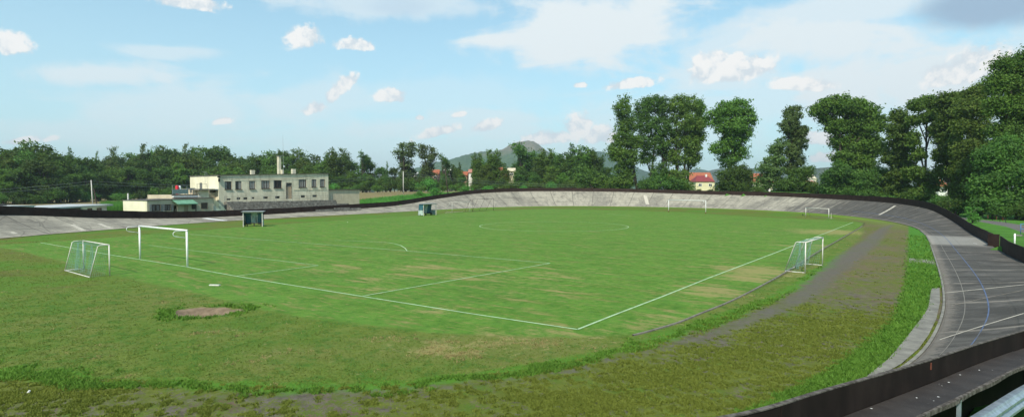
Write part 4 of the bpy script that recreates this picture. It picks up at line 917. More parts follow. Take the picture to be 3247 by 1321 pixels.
def clubhouse_wing():
    root, A, U, N, ang, ly, loc, Y, top, L, window, wallbox = ch
    # entrance wing in front-left of the main block; own thing
    A2 = D(466, 640, 86.0); B2 = D(676, 640, 95.5); A2[2] = B2[2] = 0; U2 = (B2-A2)/np.linalg.norm(B2-A2); L2 = np.linalg.norm(B2-A2); a2 = math.atan2(U2[1], U2[0]); N2 = np.array([U2[1], -U2[0], 0]); 
    if N2@(CAM-A2) < 0: N2 = -N2
    g = thing('entrance_wing', 'low beige entrance wing with barred windows and green porch roof, left of the clubhouse', 'building', A2, a2)
    ly2 = -1.0
    def lc(px, py, off=0.0):
        r = ray(px, py); O = A2+N2*off; t = ((O-CAM)@N2)/(r@N2); p = CAM+r*t; return (p-A2)@U2, p[2]
    Yl = lambda o_: -o_ if True else o_
    sgn = 1.0
    # determine local sign
    nl = math.sin(-a2)*N2[0]+math.cos(-a2)*N2[1]; Yl = lambda o_: nl*o_
    z0 = lc(466, 636)[1]; z1 = lc(676, 627.5)[1]
    ops = [(481.4, 509.3, 648.7, 668.3, 'w'), (522, 542, 648, 666.7, 'w'), (607.5, 622, 643.4, 661.5, 'g'), (637.6, 658.7, 642.8, 661.2, 'g'), (549, 562, 651, 676, 'o'), (562.5, 597, 651, 676, 'd')]
    holes = []
    for p in ops: a, d_ = lc(p[0], p[2]); b, c_ = lc(p[1], p[3]); holes.append((a, b, max(c_, 0) if p[4] in 'wg' else 0.05, d_, p[4]))
    gx = sorted(set([0, L2]+[h[0] for h in holes]+[h[1] for h in holes])); gz = sorted(set([-.3, 2.9]+[h[2] for h in holes]+[h[3] for h in holes])); m = MB(); rd = .18
    tp = lambda x: z0+(z1-z0)*x/L2
    for i in range(len(gx)-1):
        for j in range(len(gz)):
            xa, xb = gx[i], gx[i+1]; za = gz[j]; zb_ = gz[j+1] if j+1 < len(gz) else None; cx = (xa+xb)/2
            if zb_ is not None:
                cz = (za+zb_)/2
                if any(h[0] < cx < h[1] and h[2] < cz < h[3] for h in holes): continue
                m.quad((xa, 0, za), (xb, 0, za), (xb, 0, zb_), (xa, 0, zb_))
            else: m.quad((xa, 0, za), (xb, 0, za), (xb, 0, tp(xb)), (xa, 0, tp(xa)))
    for h in holes:
        a, b, c, d = h[:4]; y = Yl(-rd); m.quad((a, 0, c), (b, 0, c), (b, y, c), (a, y, c)); m.quad((a, 0, d), (b, 0, d), (b, y, d), (a, y, d)); m.quad((a, 0, c), (a, 0, d), (a, y, d), (a, y, c)); m.quad((b, 0, c), (b, 0, d), (b, y, d), (b, y, c))
    m.build('wall', M['render'], g)
    dep = 6.5; yb = Yl(-dep); m = MB(); m.quad((0, 0, -.3), (0, 0, z0), (0, yb, z0), (0, yb, -.3)); m.quad((0, yb, -.3), (0, yb, z0), (L2, yb, z1), (L2, yb, -.3)); m.quad((L2, 0, -.3), (L2, 0, z1), (L2, yb, z1), (L2, yb, -.3)); m.build('end_wall', M['cream'], g)
    MB().add([(-.1, Yl(.12), z0), (L2+.1, Yl(.12), z1), (L2+.1, yb, z1), (-.1, yb, z0), (-.1, Yl(.12), z0+.08), (L2+.1, Yl(.12), z1+.08), (L2+.1, yb, z1+.08), (-.1, yb, z0+.08)], [(0, 1, 5, 4), (1, 2, 6, 5), (2, 3, 7, 6), (3, 0, 4, 7), (4, 5, 6, 7), (0, 3, 2, 1)]).build('roof', M['roof_felt'], g)
    for h in holes:
        a, b, c, d, k = h
        if k in 'wg':
            y = Yl(-rd+.04); f = MB(); t_ = .07
            f.box(((a+b)/2, y, d-t_/2), (b-a, .07, t_)); f.box(((a+b)/2, y, c+t_/2), (b-a, .07, t_)); f.box((a+t_/2, y, (c+d)/2), (t_, .07, d-c-2*t_)); f.box((b-t_/2, y, (c+d)/2), (t_, .07, d-c-2*t_)); f.box(((a+b)/2, y, (c+d)/2), (.06, .06, d-c-2*t_))
            fo = f.build('window', M['frame_brown'], g); MB().box(((a+b)/2, y, (c+d)/2), (b-a-.05, .012, d-c-.05)).build('pane', M['glass'], fo)
            if k == 'w':
                for (s0, s1) in ((.12, .38), (.58, .9)): MB().box((a+(b-a)*(s0+s1)/2, y+Yl(.02), (c+d)/2), ((b-a)*(s1-s0), .01, d-c-.2)).build('curtain', M['curtain'], fo)
                for xx in (a-.22, b+.22): MB().box((xx, Yl(.04), (c+d)/2), (.34, .04, d-c+.1)).build('shutter', M['curtain'], fo)
            if k == 'g' or True:
                q = MB(); nb = 9
                for kk in range(nb): q.box((a+(b-a)*(kk+.5)/nb, Yl(.08), (c+d)/2), (.02 if k == 'w' else .035, .02, d-c+.16))
                for kk in range(4): q.box(((a+b)/2, Yl(.08), c+(d-c)*(kk+.4)/3.8), (b-a+.3, .02, .02 if k == 'w' else .035))
                q.build('window_bars', M['dark_steel'], fo)
        elif k == 'o':
            MB().box(((a+b)/2, Yl(-rd-.9), (c+d)/2), (b-a, .04, d-c)).build('doorway', M['glass'], g); MB().box((a+(b-a)*.62, Yl(-rd+.02), c+(d-c)*.42), (.09, .1, (d-c)*.75)).build('door_handle_strip', M['door'], g)
        else:
            MB().box((a+(b-a)*.32, Yl(-.1), (c+d)/2), ((b-a)*.64, .05, d-c)).build('door', M['render'], g); MB().box((a+(b-a)*.83, Yl(-.1), (c+d)/2), ((b-a)*.34, .06, d-c)).build('door', M['door'], g)
    # green porch roof
    x0, za = lc(544.4, 634, 0); x1, zb_ = lc(610.6, 634, 0); _, zf = lc(548, 646, 1.0)
    zt_ = tp(x0)-.02; MB().add([(x0, Yl(.02), zt_), (x1, Yl(.02), zt_), (x1+.15, Yl(1.2), zf), (x0+.3, Yl(1.2), zf), (x0, Yl(.02), zt_-.06), (x1, Yl(.02), zt_-.06), (x1+.15, Yl(1.2), zf-.14), (x0+.3, Yl(1.2), zf-.14)], [(0, 1, 2, 3), (4, 7, 6, 5), (0, 4, 5, 1), (1, 5, 6, 2), (2, 6, 7, 3), (3, 7, 4, 0)]).build('porch_roof', M['green_sheet'], g)
    MB().box((x1-.1, Yl(1.0), zf/2), (.1, .1, zf)).build('porch_post', M['frame_brown'], g)
    # flue at the left corner
    xf, zf2 = lc(434, 613, -5); MB().tube([(.4, Yl(-5.8), z0), (.4, Yl(-5.8), z0+1.1)], .12, 8).build('flue', M['white_old'], g)
    # upper storey step: terrace block with balcony behind
    def blk(px0, px1, py_top, off_f, off_b, zb, name, mt, par, dy=0):
        a, t_ = lc(px0, py_top, -off_f); b, _ = lc(px1, py_top, -off_f); return MB().box(((a+b)/2, Yl(-(off_f+off_b)/2), (t_+zb)/2), (b-a, off_b-off_f, t_-zb)).build(name, M[mt], par), a, b, t_
    t2 = thing('roof_terrace', 'raised roof terrace with sheeted balcony rail and white edge above the green porch', 'terrace', A2, a2)
    _, a, b, t_ = blk(546, 628, 618, 2.6, 9.5, z0+.09, 'terrace_block', 'render', t2)
    # bright edge slabs
    MB().box(((a+b)/2, Yl(-2.5), t_+.03), (b-a+.35, .45, .12)).build('edge_slab', M['concrete'], t2); MB().box(((a+b)/2, Yl(-2.35), t_-.26), (b-a+.1, .5, .18)).build('edge_slab', M['white_paint'], t2)
    MB().box(((a+b)/2-.2, Yl(-2.45), t_-.66), (b-a-.5, .3, .2)).build('edge_slab', M['white_paint'], t2)
    # balcony sheets and rails
    xa, zr = lc(547, 600.5, -2.9); xb, _ = lc(597, 600.5, -2.9); xc, _ = lc(625, 600, -2.9)
    for k in range(5):
        w = (xb-xa)/5; MB().box((xa+w*(k+.5), Yl(-2.9), (t_+.15+zr)/2), (w-.04, .03, zr-t_-.2)).build('balcony_sheet', M['balcony'], t2)
    q = MB(); _, zr2 = lc(547, 587.5, -2.9)
    for x in np.linspace(xa, xb, 6): q.box((x, Yl(-2.95), (t_+zr)/2), (.05, .05, zr-t_))
    q.box(((xa+xb)/2, Yl(-2.95), zr+.02), (xb-xa, .07, .06)); q.box((xa, Yl(-2.9), (zr+zr2)/2), (.045, .045, zr2-zr)); q.box((xb-.2, Yl(-2.9), (zr+zr2)/2), (.045, .045, zr2-zr)); q.box(((xa+xb)/2, Yl(-2.9), zr2), (xb-xa, .045, .045))
    for x in np.linspace(xb+.1, xc, 4): q.box((x, Yl(-3.3), (t_+zr)/2+.1), (.05, .05, zr-t_+.15))
    q.box(((xb+xc)/2, Yl(-3.3), zr+.18), (xc-xb, .05, .05)); q.box(((xb+xc)/2, Yl(-3.3), t_+.5), (xc-xb, .04, .04)); q.box(((xb+xc)/2+.4, Yl(-3.6), t_+.75), (.9, .03, .8))
    q.build('terrace_rail', M['grey_steel'], t2)
    xs, zs = lc(566, 599.5, -4.5); ws = 14/FOC*92
    rs = thing('folded_sunshade', 'red and white folded cloth standing behind the balcony rail', 'sunshade', A2, a2)
    zc = zr+.0
    MB().tube([(xs-.25, Yl(-4.5), zc-.9), (xs-.22, Yl(-4.5), zc-.2), (xs-.25, Yl(-4.5), zc+.6), (xs-.2, Yl(-4.5), zc+.68)], [.2, .27, .24, .1], 10).build('red_cloth', M['red'], rs, True); MB().tube([(xs+.22, Yl(-4.5), zc-.9), (xs+.2, Yl(-4.5), zc-.2), (xs+.22, Yl(-4.5), zc+.52), (xs+.2, Yl(-4.5), zc+.62)], [.14, .2, .18, .08], 10).build('white_cloth', M['white_paint'], rs, True)
    # stair tower beside the main block
    t3 = thing('stair_tower', 'cream square stair tower with overhanging slab and roof rail against the clubhouse end', 'building', A2, a2)
    _, a, b, tt = blk(630, 662, 602.5, 3.0, 8.0, 0, 'tower_wall', 'cream', t3); MB().box(((a+b)/2-.2, Yl(-4.9), tt+.12), (b-a+1.0, 6.2, .22)).build('slab', M['concrete'], t3); MB().box((a-.4, Yl(-5.6), tt/2), (.8, 4.6, tt-.02)).build('tower_wall', M['render'], t3)
    a2_, ttt = lc(664, 602, -4.4); b2_, _ = lc(693, 602, -4.4); MB().box(((a2_+b2_)/2, Yl(-6.4), ttt/2), (b2_-a2_, 3.8, ttt)).build('recess_wall', M['render'], t3); MB().box(((a2_+b2_)/2, Yl(-5.9), ttt+.1), (b2_-a2_, 5, .18)).build('slab', M['grey_roof'], t3)
    c0, d0 = lc(664.6, 604.6, -4.4); c1, d1 = lc(692, 609.5, -4.4); MB().box(((c0+c1)/2, Yl(-4.47), (d0+d1)/2), (c1-c0, .06, d0-d1)).build('slit_window', M['glass'], t3)
    q = MB(); xr0, zr0 = lc(623, 583.5, -3.6); xr1, _ = lc(656, 583.5, -3.6); zb0 = tt+.2
    for x in (xr0+.1, (xr0+xr1)/2, xr1): q.box((x, Yl(-3.6), (zr0+zb0)/2), (.045, .045, zr0-zb0))
    q.box(((xr0+xr1)/2, Yl(-3.6), zr0), (xr1-xr0, .045, .045)); q.build('roof_rail', M['grey_steel'], t3)
    # roof ladder on the gable
    lx, lz0 = lc(654, 600, -7.2); _, lz1 = lc(654, 547, -7.2); q = MB()
    for x in (lx-.2, lx+.2): q.tube([(x, Yl(-7.2), tt), (x, Yl(-7.2), lz1), (x, Yl(-7.9), lz1+.15)], .022, 5)
    for z in np.arange(tt+.2, lz1-.2, .3): q.tube([(lx-.2, Yl(-7.2), z), (lx+.2, Yl(-7.2), z)], .014, 4)
    q.build('roof_ladder', M['grey_steel'], t3)
    # door on the gable
    gx0, gz1 = lc(633.6, 579, -8.3); gx1, gz0 = lc(641.6, 600, -8.3); MB().box(((gx0+gx1)/2, Yl(-8.35), (gz0+gz1)/2-.3), (gx1-gx0, .08, gz1-gz0+.6)).build('gable_door', M['curtain'], t3)
clubhouse_wing()
def terraces():
    root, A, U, N, ang, ly, loc, Y, top, L, window, wallbox = ch
    g = thing('spectator_terrace', 'crumbling grey stepped spectator terraces below the clubhouse windows', 'terrace', A, ang)
    x1, _ = loc(1240, 640); n = 9; zt = 2.7; m = MB(); rnd = random.Random(2)
    for k in range(n):
        z = zt-(zt-.35)*k/(n-1); y0 = .3+k*.62 if k else .02; y1 = .3+(k+1)*.62
        x = .9
        while x < (L+.3 if k < 2 else L+6.0+k*.6):
            w = rnd.uniform(1.6, 3.0); zz = z+rnd.uniform(-.05, .05); sc = 1-(max(0, x-L)*.10); m.box((x+w/2, Y((y0+y1)/2), zz*sc/2-.2), (w-.03, y1-y0-.01, max(.2, zz*sc)+.4)); x += w
    m.build('steps', M['terrace'], g)
    q = MB()
    for k in range(11): x = .8+k*(L+2)/10; q.box((x, Y(.42), zt+.5), (.04, .04, 1.0))
    q.box((.8+(L+2)/2, Y(.42), zt+.95), (L+2, .035, .035)); q.box((.8+(L+2)/2, Y(.42), zt+.5), (L+2, .03, .03)); q.build('hand_rail', M['grey_steel'], g)
    # side stair with pale green rails
    t = thing('side_stair', 'steep side stair with pale green handrails between the wing and the terraces', 'stair', A, ang)
    xa, za = loc(681, 641, 2.0); xb, zb = loc(720, 667, 5.2)
    MB().add([(xa, Y(1.2), -.2), (xa, Y(1.2), za-.2), (xa-.9, Y(1.2), za-.2), (xa-.9, Y(1.2), -.2), (xb, Y(5.2), -.2), (xb, Y(5.2), .15), (xb-.9, Y(5.2), .15), (xb-.9, Y(5.2), -.2)], [(0, 1, 2, 3), (4, 7, 6, 5), (0, 4, 5, 1), (1, 5, 6, 2), (2, 6, 7, 3), (3, 7, 4, 0)]).build('stair_flight', M['cream'], t)
    for dx in (0.02, -.85):
        q = MB(); 
        for hh in (.35, .68, 1.0): q.tube([(xa+dx, Y(1.2), za-.2+hh), (xb+dx, Y(5.2), .15+hh)], .028, 6)
        for u in (0, .5, 1): q.tube([(xa+dx+(xb-xa)*u, Y(1.2+4*u), (za-.2)*(1-u)+.15*u), (xa+dx+(xb-xa)*u, Y(1.2+4*u), (za-.2)*(1-u)+.15*u+1.0)], .026, 6)
        q.build('handrail', M['rail_green'], t)
M['rail_green'] = simple('rail_green', (.33, .45, .33), .5, .1, 4)
M['shed_white'] = simple('shed_white', (.66, .70, .74), .8, .06, 1, stain=(.5, .5, .48), sa=.4)
M['brown_roof'] = simple('brown_roof', (.055, .042, .036), .8, .2, 2)
terraces()

# ---------------------------------------------------------------- sheds at the far left
def shed():
    A = D(112, 664, 71.5); B = D(338, 650, 90.0); A[2] = B[2] = 0; U = (B-A)/np.linalg.norm(B-A); L = np.linalg.norm(B-A); a = math.atan2(U[1], U[0]); N = np.array([U[1], -U[0], 0]); N = N if N@(CAM-A) > 0 else -N
    g = thing('storage_shed', 'long low white storage shed with a pale flat roof and two barred windows', 'shed', A, a); nl = math.sin(-a)*N[0]+math.cos(-a)*N[1]; Y = lambda o_: nl*o_
    def lc(px, py, off=0.0):
        r = ray(px, py); O = A+N*off; t = ((O-CAM)@N)/(r@N); p = CAM+r*t; return (p-A)@U, p[2]
    z0 = lc(120, 664)[1]; z1 = lc(338, 652)[1]; xs, _ = lc(258, 655); xo0, _ = lc(191, 660)
    # white end room
    MB().box(((xs+L)/2, Y(-2.5), z1/2), (L-xs, 5, z1)).build('wall', M['shed_white'], g)
    MB().box((xo0/2, Y(-3.4), z0/2+.1), (xo0, 3.2, z0+.15)).build('wall', M['shed_white'], g)
    MB().box(((xo0+xs)/2, Y(-3.9), z0/2+.1), (xs-xo0-.02, 2.2, z0+.2)).build('open_bay_wall', M['render'], g)
    MB().box((xs-.08, Y(-1.4), z1/2), (.12, 2.6, z1-.02)).build('door_leaf', M['door'], g)
    rf = MB().add([(-.4, Y(.75), z0), (L+.45, Y(.75), z1), (L+.45, Y(-5.4), z1+.1), (-.4, Y(-5.4), z0+.1), (-.4, Y(.75), z0+.2), (L+.45, Y(.75), z1+.24), (L+.45, Y(-5.4), z1+.3), (-.4, Y(-5.4), z0+.3)], [(0, 1, 5, 4), (1, 2, 6, 5), (2, 3, 7, 6), (3, 0, 4, 7), (4, 5, 6, 7), (0, 3, 2, 1)]).build('roof', M['grey_roof'], g)
    for p in ((277.5, 291, 661, 672), (307, 321, 660, 670.3)):
        x0, zt = lc(p[0], p[2]); x1, zb = lc(p[1], p[3]); f = MB()
        for (cx, cz, sx, sz) in (((x0+x1)/2, zt, x1-x0, .08), ((x0+x1)/2, zb, x1-x0, .08), (x0, (zt+zb)/2, .08, zt-zb), (x1, (zt+zb)/2, .08, zt-zb)): f.box((cx, Y(.03), cz), (sx, .06, sz))
        fo = f.build('window', M['frame_brown'], g); MB().box(((x0+x1)/2, Y(.012), (zt+zb)/2), (x1-x0, .02, zt-zb)).build('pane', M['glass'], fo)
        q = MB(); [q.box((x0+(x1-x0)*(k+.5)/6, Y(.05), (zt+zb)/2), (.025, .02, zt-zb)) for k in range(6)]; q.build('window_bars', M['dark_steel'], fo)
    A3 = D(112, 664, 70.0); h = thing('low_shed', 'white block shed with a flat top at the far left behind the fence', 'shed', D(35, 664, 66)*np.array([1, 1, 0]), 0)
    a3 = D(35, 664, 68.0); b3 = D(109, 664, 70.5); dd = b3-a3; h.rotation_euler[2] = math.atan2(dd[1], dd[0]); h.location = (a3[0], a3[1], 0); L3 = np.linalg.norm(dd[:2]); zt = CAM[2]-(654-599)/FOC*69.5
    s2 = 1 if nl > 0 else -1
    MB().box((L3/2, -s2*2, zt/2), (L3, 4, zt)).build('wall', M['white_paint'], h); MB().box((L3/2, -s2*2, zt+.05), (L3+.2, 4.2, .1)).build('roof', M['grey_roof'], h); MB().box((L3/2-1, -s2*3.0, zt+.2), (L3-1.5, 2.0, .2)).build('roof', M['roof_felt'], h)
    a4 = D(-60, 660, 72.0); b4 = D(33, 660, 76.0); dd = b4-a4; L4 = np.linalg.norm(dd[:2]); k = thing('hut', 'small hut with a dark brown pitched roof at the left edge of the photo', 'hut', (a4[0], a4[1], 0), math.atan2(dd[1], dd[0])); ze = CAM[2]-(656-599)/FOC*74; zr = CAM[2]-(641-599)/FOC*76
    MB().box((L4/2, -s2*2.2, ze/2), (L4-.4, 4, ze)).build('wall', M['shed_white'], k)
    MB().add([(0, s2*.2, ze), (L4+.2, s2*.2, ze), (L4-.9, -s2*2.2, zr), (.5, -s2*2.2, zr), (0, -s2*4.6, ze), (L4+.2, -s2*4.6, ze)], [(0, 1, 2, 3), (3, 2, 5, 4), (0, 3, 4), (1, 5, 2), (0, 4, 5, 1)]).build('roof', M['brown_roof'], k)
shed()

# ---------------------------------------------------------------- poles and wires
def pole(px, pb, pt, d, mat, label, lean=0.0, r=.14, stay=False):
    b = DX(px, d); b[2] = float(TZ(b[0], b[1]))-.2; zt = CAM[2]+(599-pt)/FOC*d; tp = b.copy()+RT*lean; tp[2] = zt
    g = thing('power_pole', label, 'pole', b, 0, 'power poles in the fields'); L = tp-b
    MB().tube([(0, 0, 0), tuple(L)], [r, r*.65], 10).build('pole_shaft', M[mat], g, True)
    MB().box((L[0], L[1], L[2]-.25), (.9, .08, .08), YAW*-1).build('crossarm', M['dark_steel'], g)
    if stay: s = RT*1.2; MB().tube([tuple(s), tuple(s*.25+np.array([0, 0, L[2]*.72]))], [.15, .12], 8).build('wooden_stay', M['wood_dark'], g)
    return tp
P1 = pole(293.5, 642, 571, 140, 'pole_conc', 'pale concrete power pole with a wooden stay behind the white shed', -.3, .16, True)
P2 = pole(1279, 611, 543.5, 190, 'pole_conc', 'slim pale concrete power pole standing in the brown field', 0, .17)
P3 = pole(1422, 615, 534, 150, 'wood_dark', 'dark leaning wooden power pole rising behind the fence, left of the mountain', -.9, .14)
P0 = DX(-700, 120); P0[2] = 4.2; P9 = DX(2100, 185); P9[2] = 7.5
def wire(a, b, sag, label, dz):
    pts = []
    for u in np.linspace(0, 1, 24): p = a*(1-u)+b*u; pts.append((p[0], p[1], p[2]-dz-sag*4*u*(1-u)))
    o = MB().tube(pts, .035, 4).build('power_line', M['cable']); tag(o, label, 'cable', 'power lines over the fields')
for dz, w_ in ((.25, 'upper'), (.95, 'lower')):
    wire(P0, P1, 1.2, f'{w_} dark cable from the left edge to the pole behind the shed', dz)
    wire(P1, P2, 2.4, f'{w_} dark cable between the pole behind the shed and the brown field pole', dz)
    wire(P2, P9, 2.2, f'{w_} dark cable running right from the brown field pole past the tree row', dz)

# ---------------------------------------------------------------- things beyond the right straight
def right_side():
    # blue frame
    p = G(3236, 742, .55); g = thing('handrail_frame', 'blue tubular handrail at the right edge beyond the fence', 'rail', p, 1.25)
    MB().tube([(0, 0, 0), (0, 0, 1.0), (3.0, 0, .9), (3.0, 0, -.1)], .035, 8).build('rail_tube', M['blue_rail'], g, True); MB().tube([(0, 0, .5), (3.0, 0, .4)], .03, 8).build('rail_tube', M['blue_rail'], g, True)
    for k in range(3): MB().box((.4+k*.8, .25, -.15-.12*k), (.7, .6, .14)).build('step', M['terrace'], g)
    p = G(3216.6, 790, .25); o = MB().tube([p, p+np.array([0, 0, 1.25])], .055, 10).build('marker_post', M['white_paint'], None, True); tag(o, 'white upright post just behind the fence on the far right', 'post')
    # bent dark barrier rail by the path
    a = G(3110, 692, .5); b = G(3190, 706, .4); g = thing('barrier_rail', 'low black bar railing with faded red stripes beside the grey path', 'railing', (0, 0, 0)); d = b-a
    m = MB(); hs = .85; P = [a+d*u for u in (0, .08, .5, .95, 1.0)]; pts = [P[0]+np.array([0, 0, hs+.05]), P[1]+np.array([0, 0, hs]), P[2]+np.array([0, 0, hs]), P[3]+np.array([0, 0, hs-.15]), P[4]+np.array([0, 0, 0])]
    m.tube(pts, .035, 6); m.build('rail_tube', M['black'], g, True)
    for u in (.08, .5, .78): p = a+d*u; MB().tube([p, p+np.array([0, 0, hs])], .04, 6).build('rail_post', M['black'], g)
    for u in (.3, .64, .88): p = a+d*u; MB().box((p[0], p[1], p[2]+.45), (.1, .1, .5)).build('red_plate', M['rust'], g)
right_side()

# ---------------------------------------------------------------- foliage
def mat_leaf(name, c0, c1, c2, tr=.40):
    c0, c1, c2 = [tuple(1.36*q+.005 for q in c) for c in (c0, c1, c2)]
    t = NT(name); v = t.pos(src='World'); n = t.noise(v, .28, 3, .6); n2 = t.noise(v, 1.1, 3, .6); r = t.attr('a_r')
    oi = t.n('ShaderNodeObjectInfo').outputs['Random']
    c = t.mix(t.ss(t.add(n, t.mul(t.add(n2, -.5), .5)), .34, .66), c0, c1); c = t.mix(t.mul(t.ss(r, .5, 1), .6), c, c2)
    hs = t.n('ShaderNodeHueSaturation'); t.put(hs.inputs['Hue'], t.add(.485, t.mul(oi, .03))); t.put(hs.inputs['Value'], t.add(.72, t.mul(oi, .6))); t.put(hs.inputs['Color'], c)
    return t.out(hs.outputs[0], .65, spec=.25, trans=tr)
M['leaf'] = mat_leaf('leaves_green', (.048, .098, .012), (.075, .142, .017), (.12, .19, .028))
M['leaf_dark'] = mat_leaf('leaves_dark', (.036, .076, .012), (.054, .110, .015), (.088, .155, .024))
M['leaf_olive'] = mat_leaf('leaves_olive', (.060, .105, .014), (.085, .140, .018), (.13, .18, .030))
M['leaf_fresh'] = mat_leaf('leaves_fresh', (.05, .14, .018), (.075, .20, .03), (.12, .26, .05))
M['leaf_grey'] = mat_leaf('leaves_greygreen', (.058, .095, .024), (.085, .135, .034), (.13, .18, .055))
def leaves(name, lobes, n, size, seed, mat, clump=16, csig=.5, hollow=.45, up=0.0):
    """lobes: (cx,cy,cz,rx,ry,rz) in metres; many small leaf sprays gathered in clumps inside the lobes"""
    g = np.random.default_rng(seed); L = np.array(lobes, float); w = (L[:, 3]*L[:, 4]*L[:, 5])**.72; w /= w.sum(); K = max(1, n//clump); pick = g.choice(len(L), K, p=w); l = L[pick]
    d = g.normal(size=(K, 3)); d /= np.linalg.norm(d, axis=1)[:, None]; ph = g.uniform(0, 6, 6)
    bump = .86+.16*np.sin(d[:, 0]*4+ph[0]+pick)*np.sin(d[:, 1]*4+ph[1])+.13*np.sin(d[:, 2]*7+ph[2]+pick*2)
    rad = (hollow+(1-hollow)*g.random(K)**.55)*bump
    C = l[:, :3]+d*l[:, 3:]*rad[:, None]
    outl = g.random(K) < .10; C = np.where(outl[:, None], l[:, :3]+d*l[:, 3:]*(bump*1.12)[:, None], C)
    cs = csig*g.uniform(.5, 1.25, K)
    P = np.repeat(C, clump, 0)+g.normal(size=(K*clump, 3))*np.repeat(cs, clump)[:, None]*np.array([1, 1, .75])
    dn = np.repeat(d, clump, 0); nr = g.normal(size=P.shape)+dn*.7+np.array([0, 0, .45]); nr /= np.linalg.norm(nr, axis=1)[:, None]
    a = np.cross(nr, g.normal(size=P.shape)); a /= np.linalg.norm(a, axis=1)[:, None]; b = np.cross(nr, a)
    if up: a = a*(1-up)+np.array([0, 0, 1])*up; a /= np.linalg.norm(a, axis=1)[:, None]
    s = size*g.uniform(.55, 1.3, len(P))[:, None]
    V = np.stack([P-b*s*.42, P+a*s, P+b*s*.42, P-a*s*.8], 1).reshape(-1, 3); m = len(P)
    T = np.arange(m*4).reshape(m, 4); r = np.repeat(np.clip(np.repeat(g.random(K), clump)*.75+g.random(m)*.35, 0, 1), 4)
    keep = V.reshape(m, 4, 3)[:, :, 2].min(1) > -.1
    V = V.reshape(m, 4, 3)[keep].reshape(-1, 3); r = r.reshape(m, 4)[keep].ravel(); m = keep.sum(); T = np.arange(m*4).reshape(m, 4)
    return np_mesh(name, V, T, mat, {'a_r': r}, False, 4)
def wood(name, trunk, limbs, mat):
    m = MB()
    for pts, rs in [trunk]+limbs: m.tube(pts, rs, 7)
    me = bpy.data.meshes.new(name); me.from_pydata(m.v, [], m.f); me.polygons.foreach_set('use_smooth', [True]*len(me.polygons)); me.materials.append(mat); return me
def limb_curve(a, b, rnd, sag=.12):
    a = np.array(a, float); b = np.array(b, float); L = np.linalg.norm(b-a); pts = []
    o = np.array([rnd.uniform(-1, 1), rnd.uniform(-1, 1), .5])*L*sag
    for u in np.linspace(0, 1, 6): pts.append(tuple(a*(1-u)+b*u+o*math.sin(math.pi*u)))
    return pts
def make_tree(label, loc, lobes, n, size, seed, lm, trunk_r=.35, cat='tree', name='tree', group=None, bark='bark', trunks=None, **kw):
    rnd = random.Random(seed); g = thing(name, label, cat, loc, 0, group)
    o = bpy.data.objects.new('crown', leaves('crown', lobes, int(n*1.45) if n > 3000 else n, size*1.06, seed, M[lm], **kw)); link(o, g)
    L = sorted(lobes, key=lambda q: q[2]); top = max(L, key=lambda q: q[2]); tb = trunks or [(0, 0)]
    for k, (tx, ty) in enumerate(tb):
        near = [q for q in L if all(abs(q[0]-tx) <= abs(q[0]-u[0])+.01 for u in tb)] or L; tpq = max(near, key=lambda q: q[2])
        H = tpq[2]+tpq[5]*.4; tr = limb_curve((tx, ty, -.4), (tpq[0], tpq[1], H), rnd, .04); rs = [trunk_r*(1-.86*u)+.02 for u in np.linspace(0, 1, 6)]
        lb = []
        for q in near:
            if q is tpq: continue
            for rep in range(2):
                u = max(.12, min(.8, (q[2]-q[5]*.9)/max(H, 1)*.8)); a = np.array(tr[0])*(1-u)+np.array(tr[-1])*u
                b = (q[0]+rnd.uniform(-.5, .5)*q[3], q[1]+rnd.uniform(-.5, .5)*q[4], q[2]+rnd.uniform(-.2, .6)*q[5]); r0 = trunk_r*(1-u)*.5+.03
                lb.append((limb_curve(a, b, rnd, .07), [r0*(1-.8*v)+.015 for v in np.linspace(0, 1, 6)]))
        o = bpy.data.objects.new('trunk', wood('trunk', (tr, rs), lb, M[bark])); link(o, g)
    return g
# --- variants for the woods and the tree row (built once, copied)
def variant(kind, seed):
    r = random.Random(seed); H = 16.0; L = []
    if kind == 'broad':
        for k in range(13):
            z = H*r.uniform(.22, .84); w = H*.30*math.sin(math.pi*min(.95, (z/H)*.72+.18)); a = r.uniform(0, 6.28); d = w*r.uniform(.35, .85); q = H*r.uniform(.11, .17); L.append((d*math.cos(a), d*math.sin(a), z, q, q, q*.85))
        L.append((0, 0, H*.87, H*.13, H*.13, H*.11)); L.append((0, 0, H*.5, H*.2, H*.2, H*.3))
    elif kind == 'spire':
        for k in range(6):
            a = r.uniform(0, 6.28); t_ = H*r.uniform(.62, .97); s = r.uniform(.03, .15)*H; L.append((s*math.cos(a)*1.2, s*math.sin(a)*1.2, t_-H*.14, H*.062, H*.062, H*.16)); L.append((s*math.cos(a)*.7, s*math.sin(a)*.7, t_-H*.33, H*.10, H*.10, H*.17))
        L.append((0, 0, H*.32, H*.17, H*.17, H*.24)); L.append((0, 0, H*.16, H*.2, H*.2, H*.14))
    elif kind == 'open':
        for k in range(11):
            a = r.uniform(0, 6.28); z = H*r.uniform(.38, .93); d = (z/H)**1.2*H*.24*r.uniform(.3, 1); q = H*r.uniform(.06, .105); L.append((d*math.cos(a), d*math.sin(a), z, q, q, q*1.15))
        L.append((0, 0, H*.3, H*.13, H*.13, H*.2)); L.append((r.uniform(-1, 1), 0, H*.14, H*.17, H*.17, H*.12))
    elif kind == 'bush':
        H = 6.0
        for k in range(8): a = r.uniform(0, 6.28); d = H*r.uniform(.1, .5); q = H*r.uniform(.2, .34); L.append((d*math.cos(a), d*math.sin(a), H*r.uniform(.22, .62), q, q, q*.9))
        return 'shrub', H, L
    return 'tree', H, L
VARS = {}
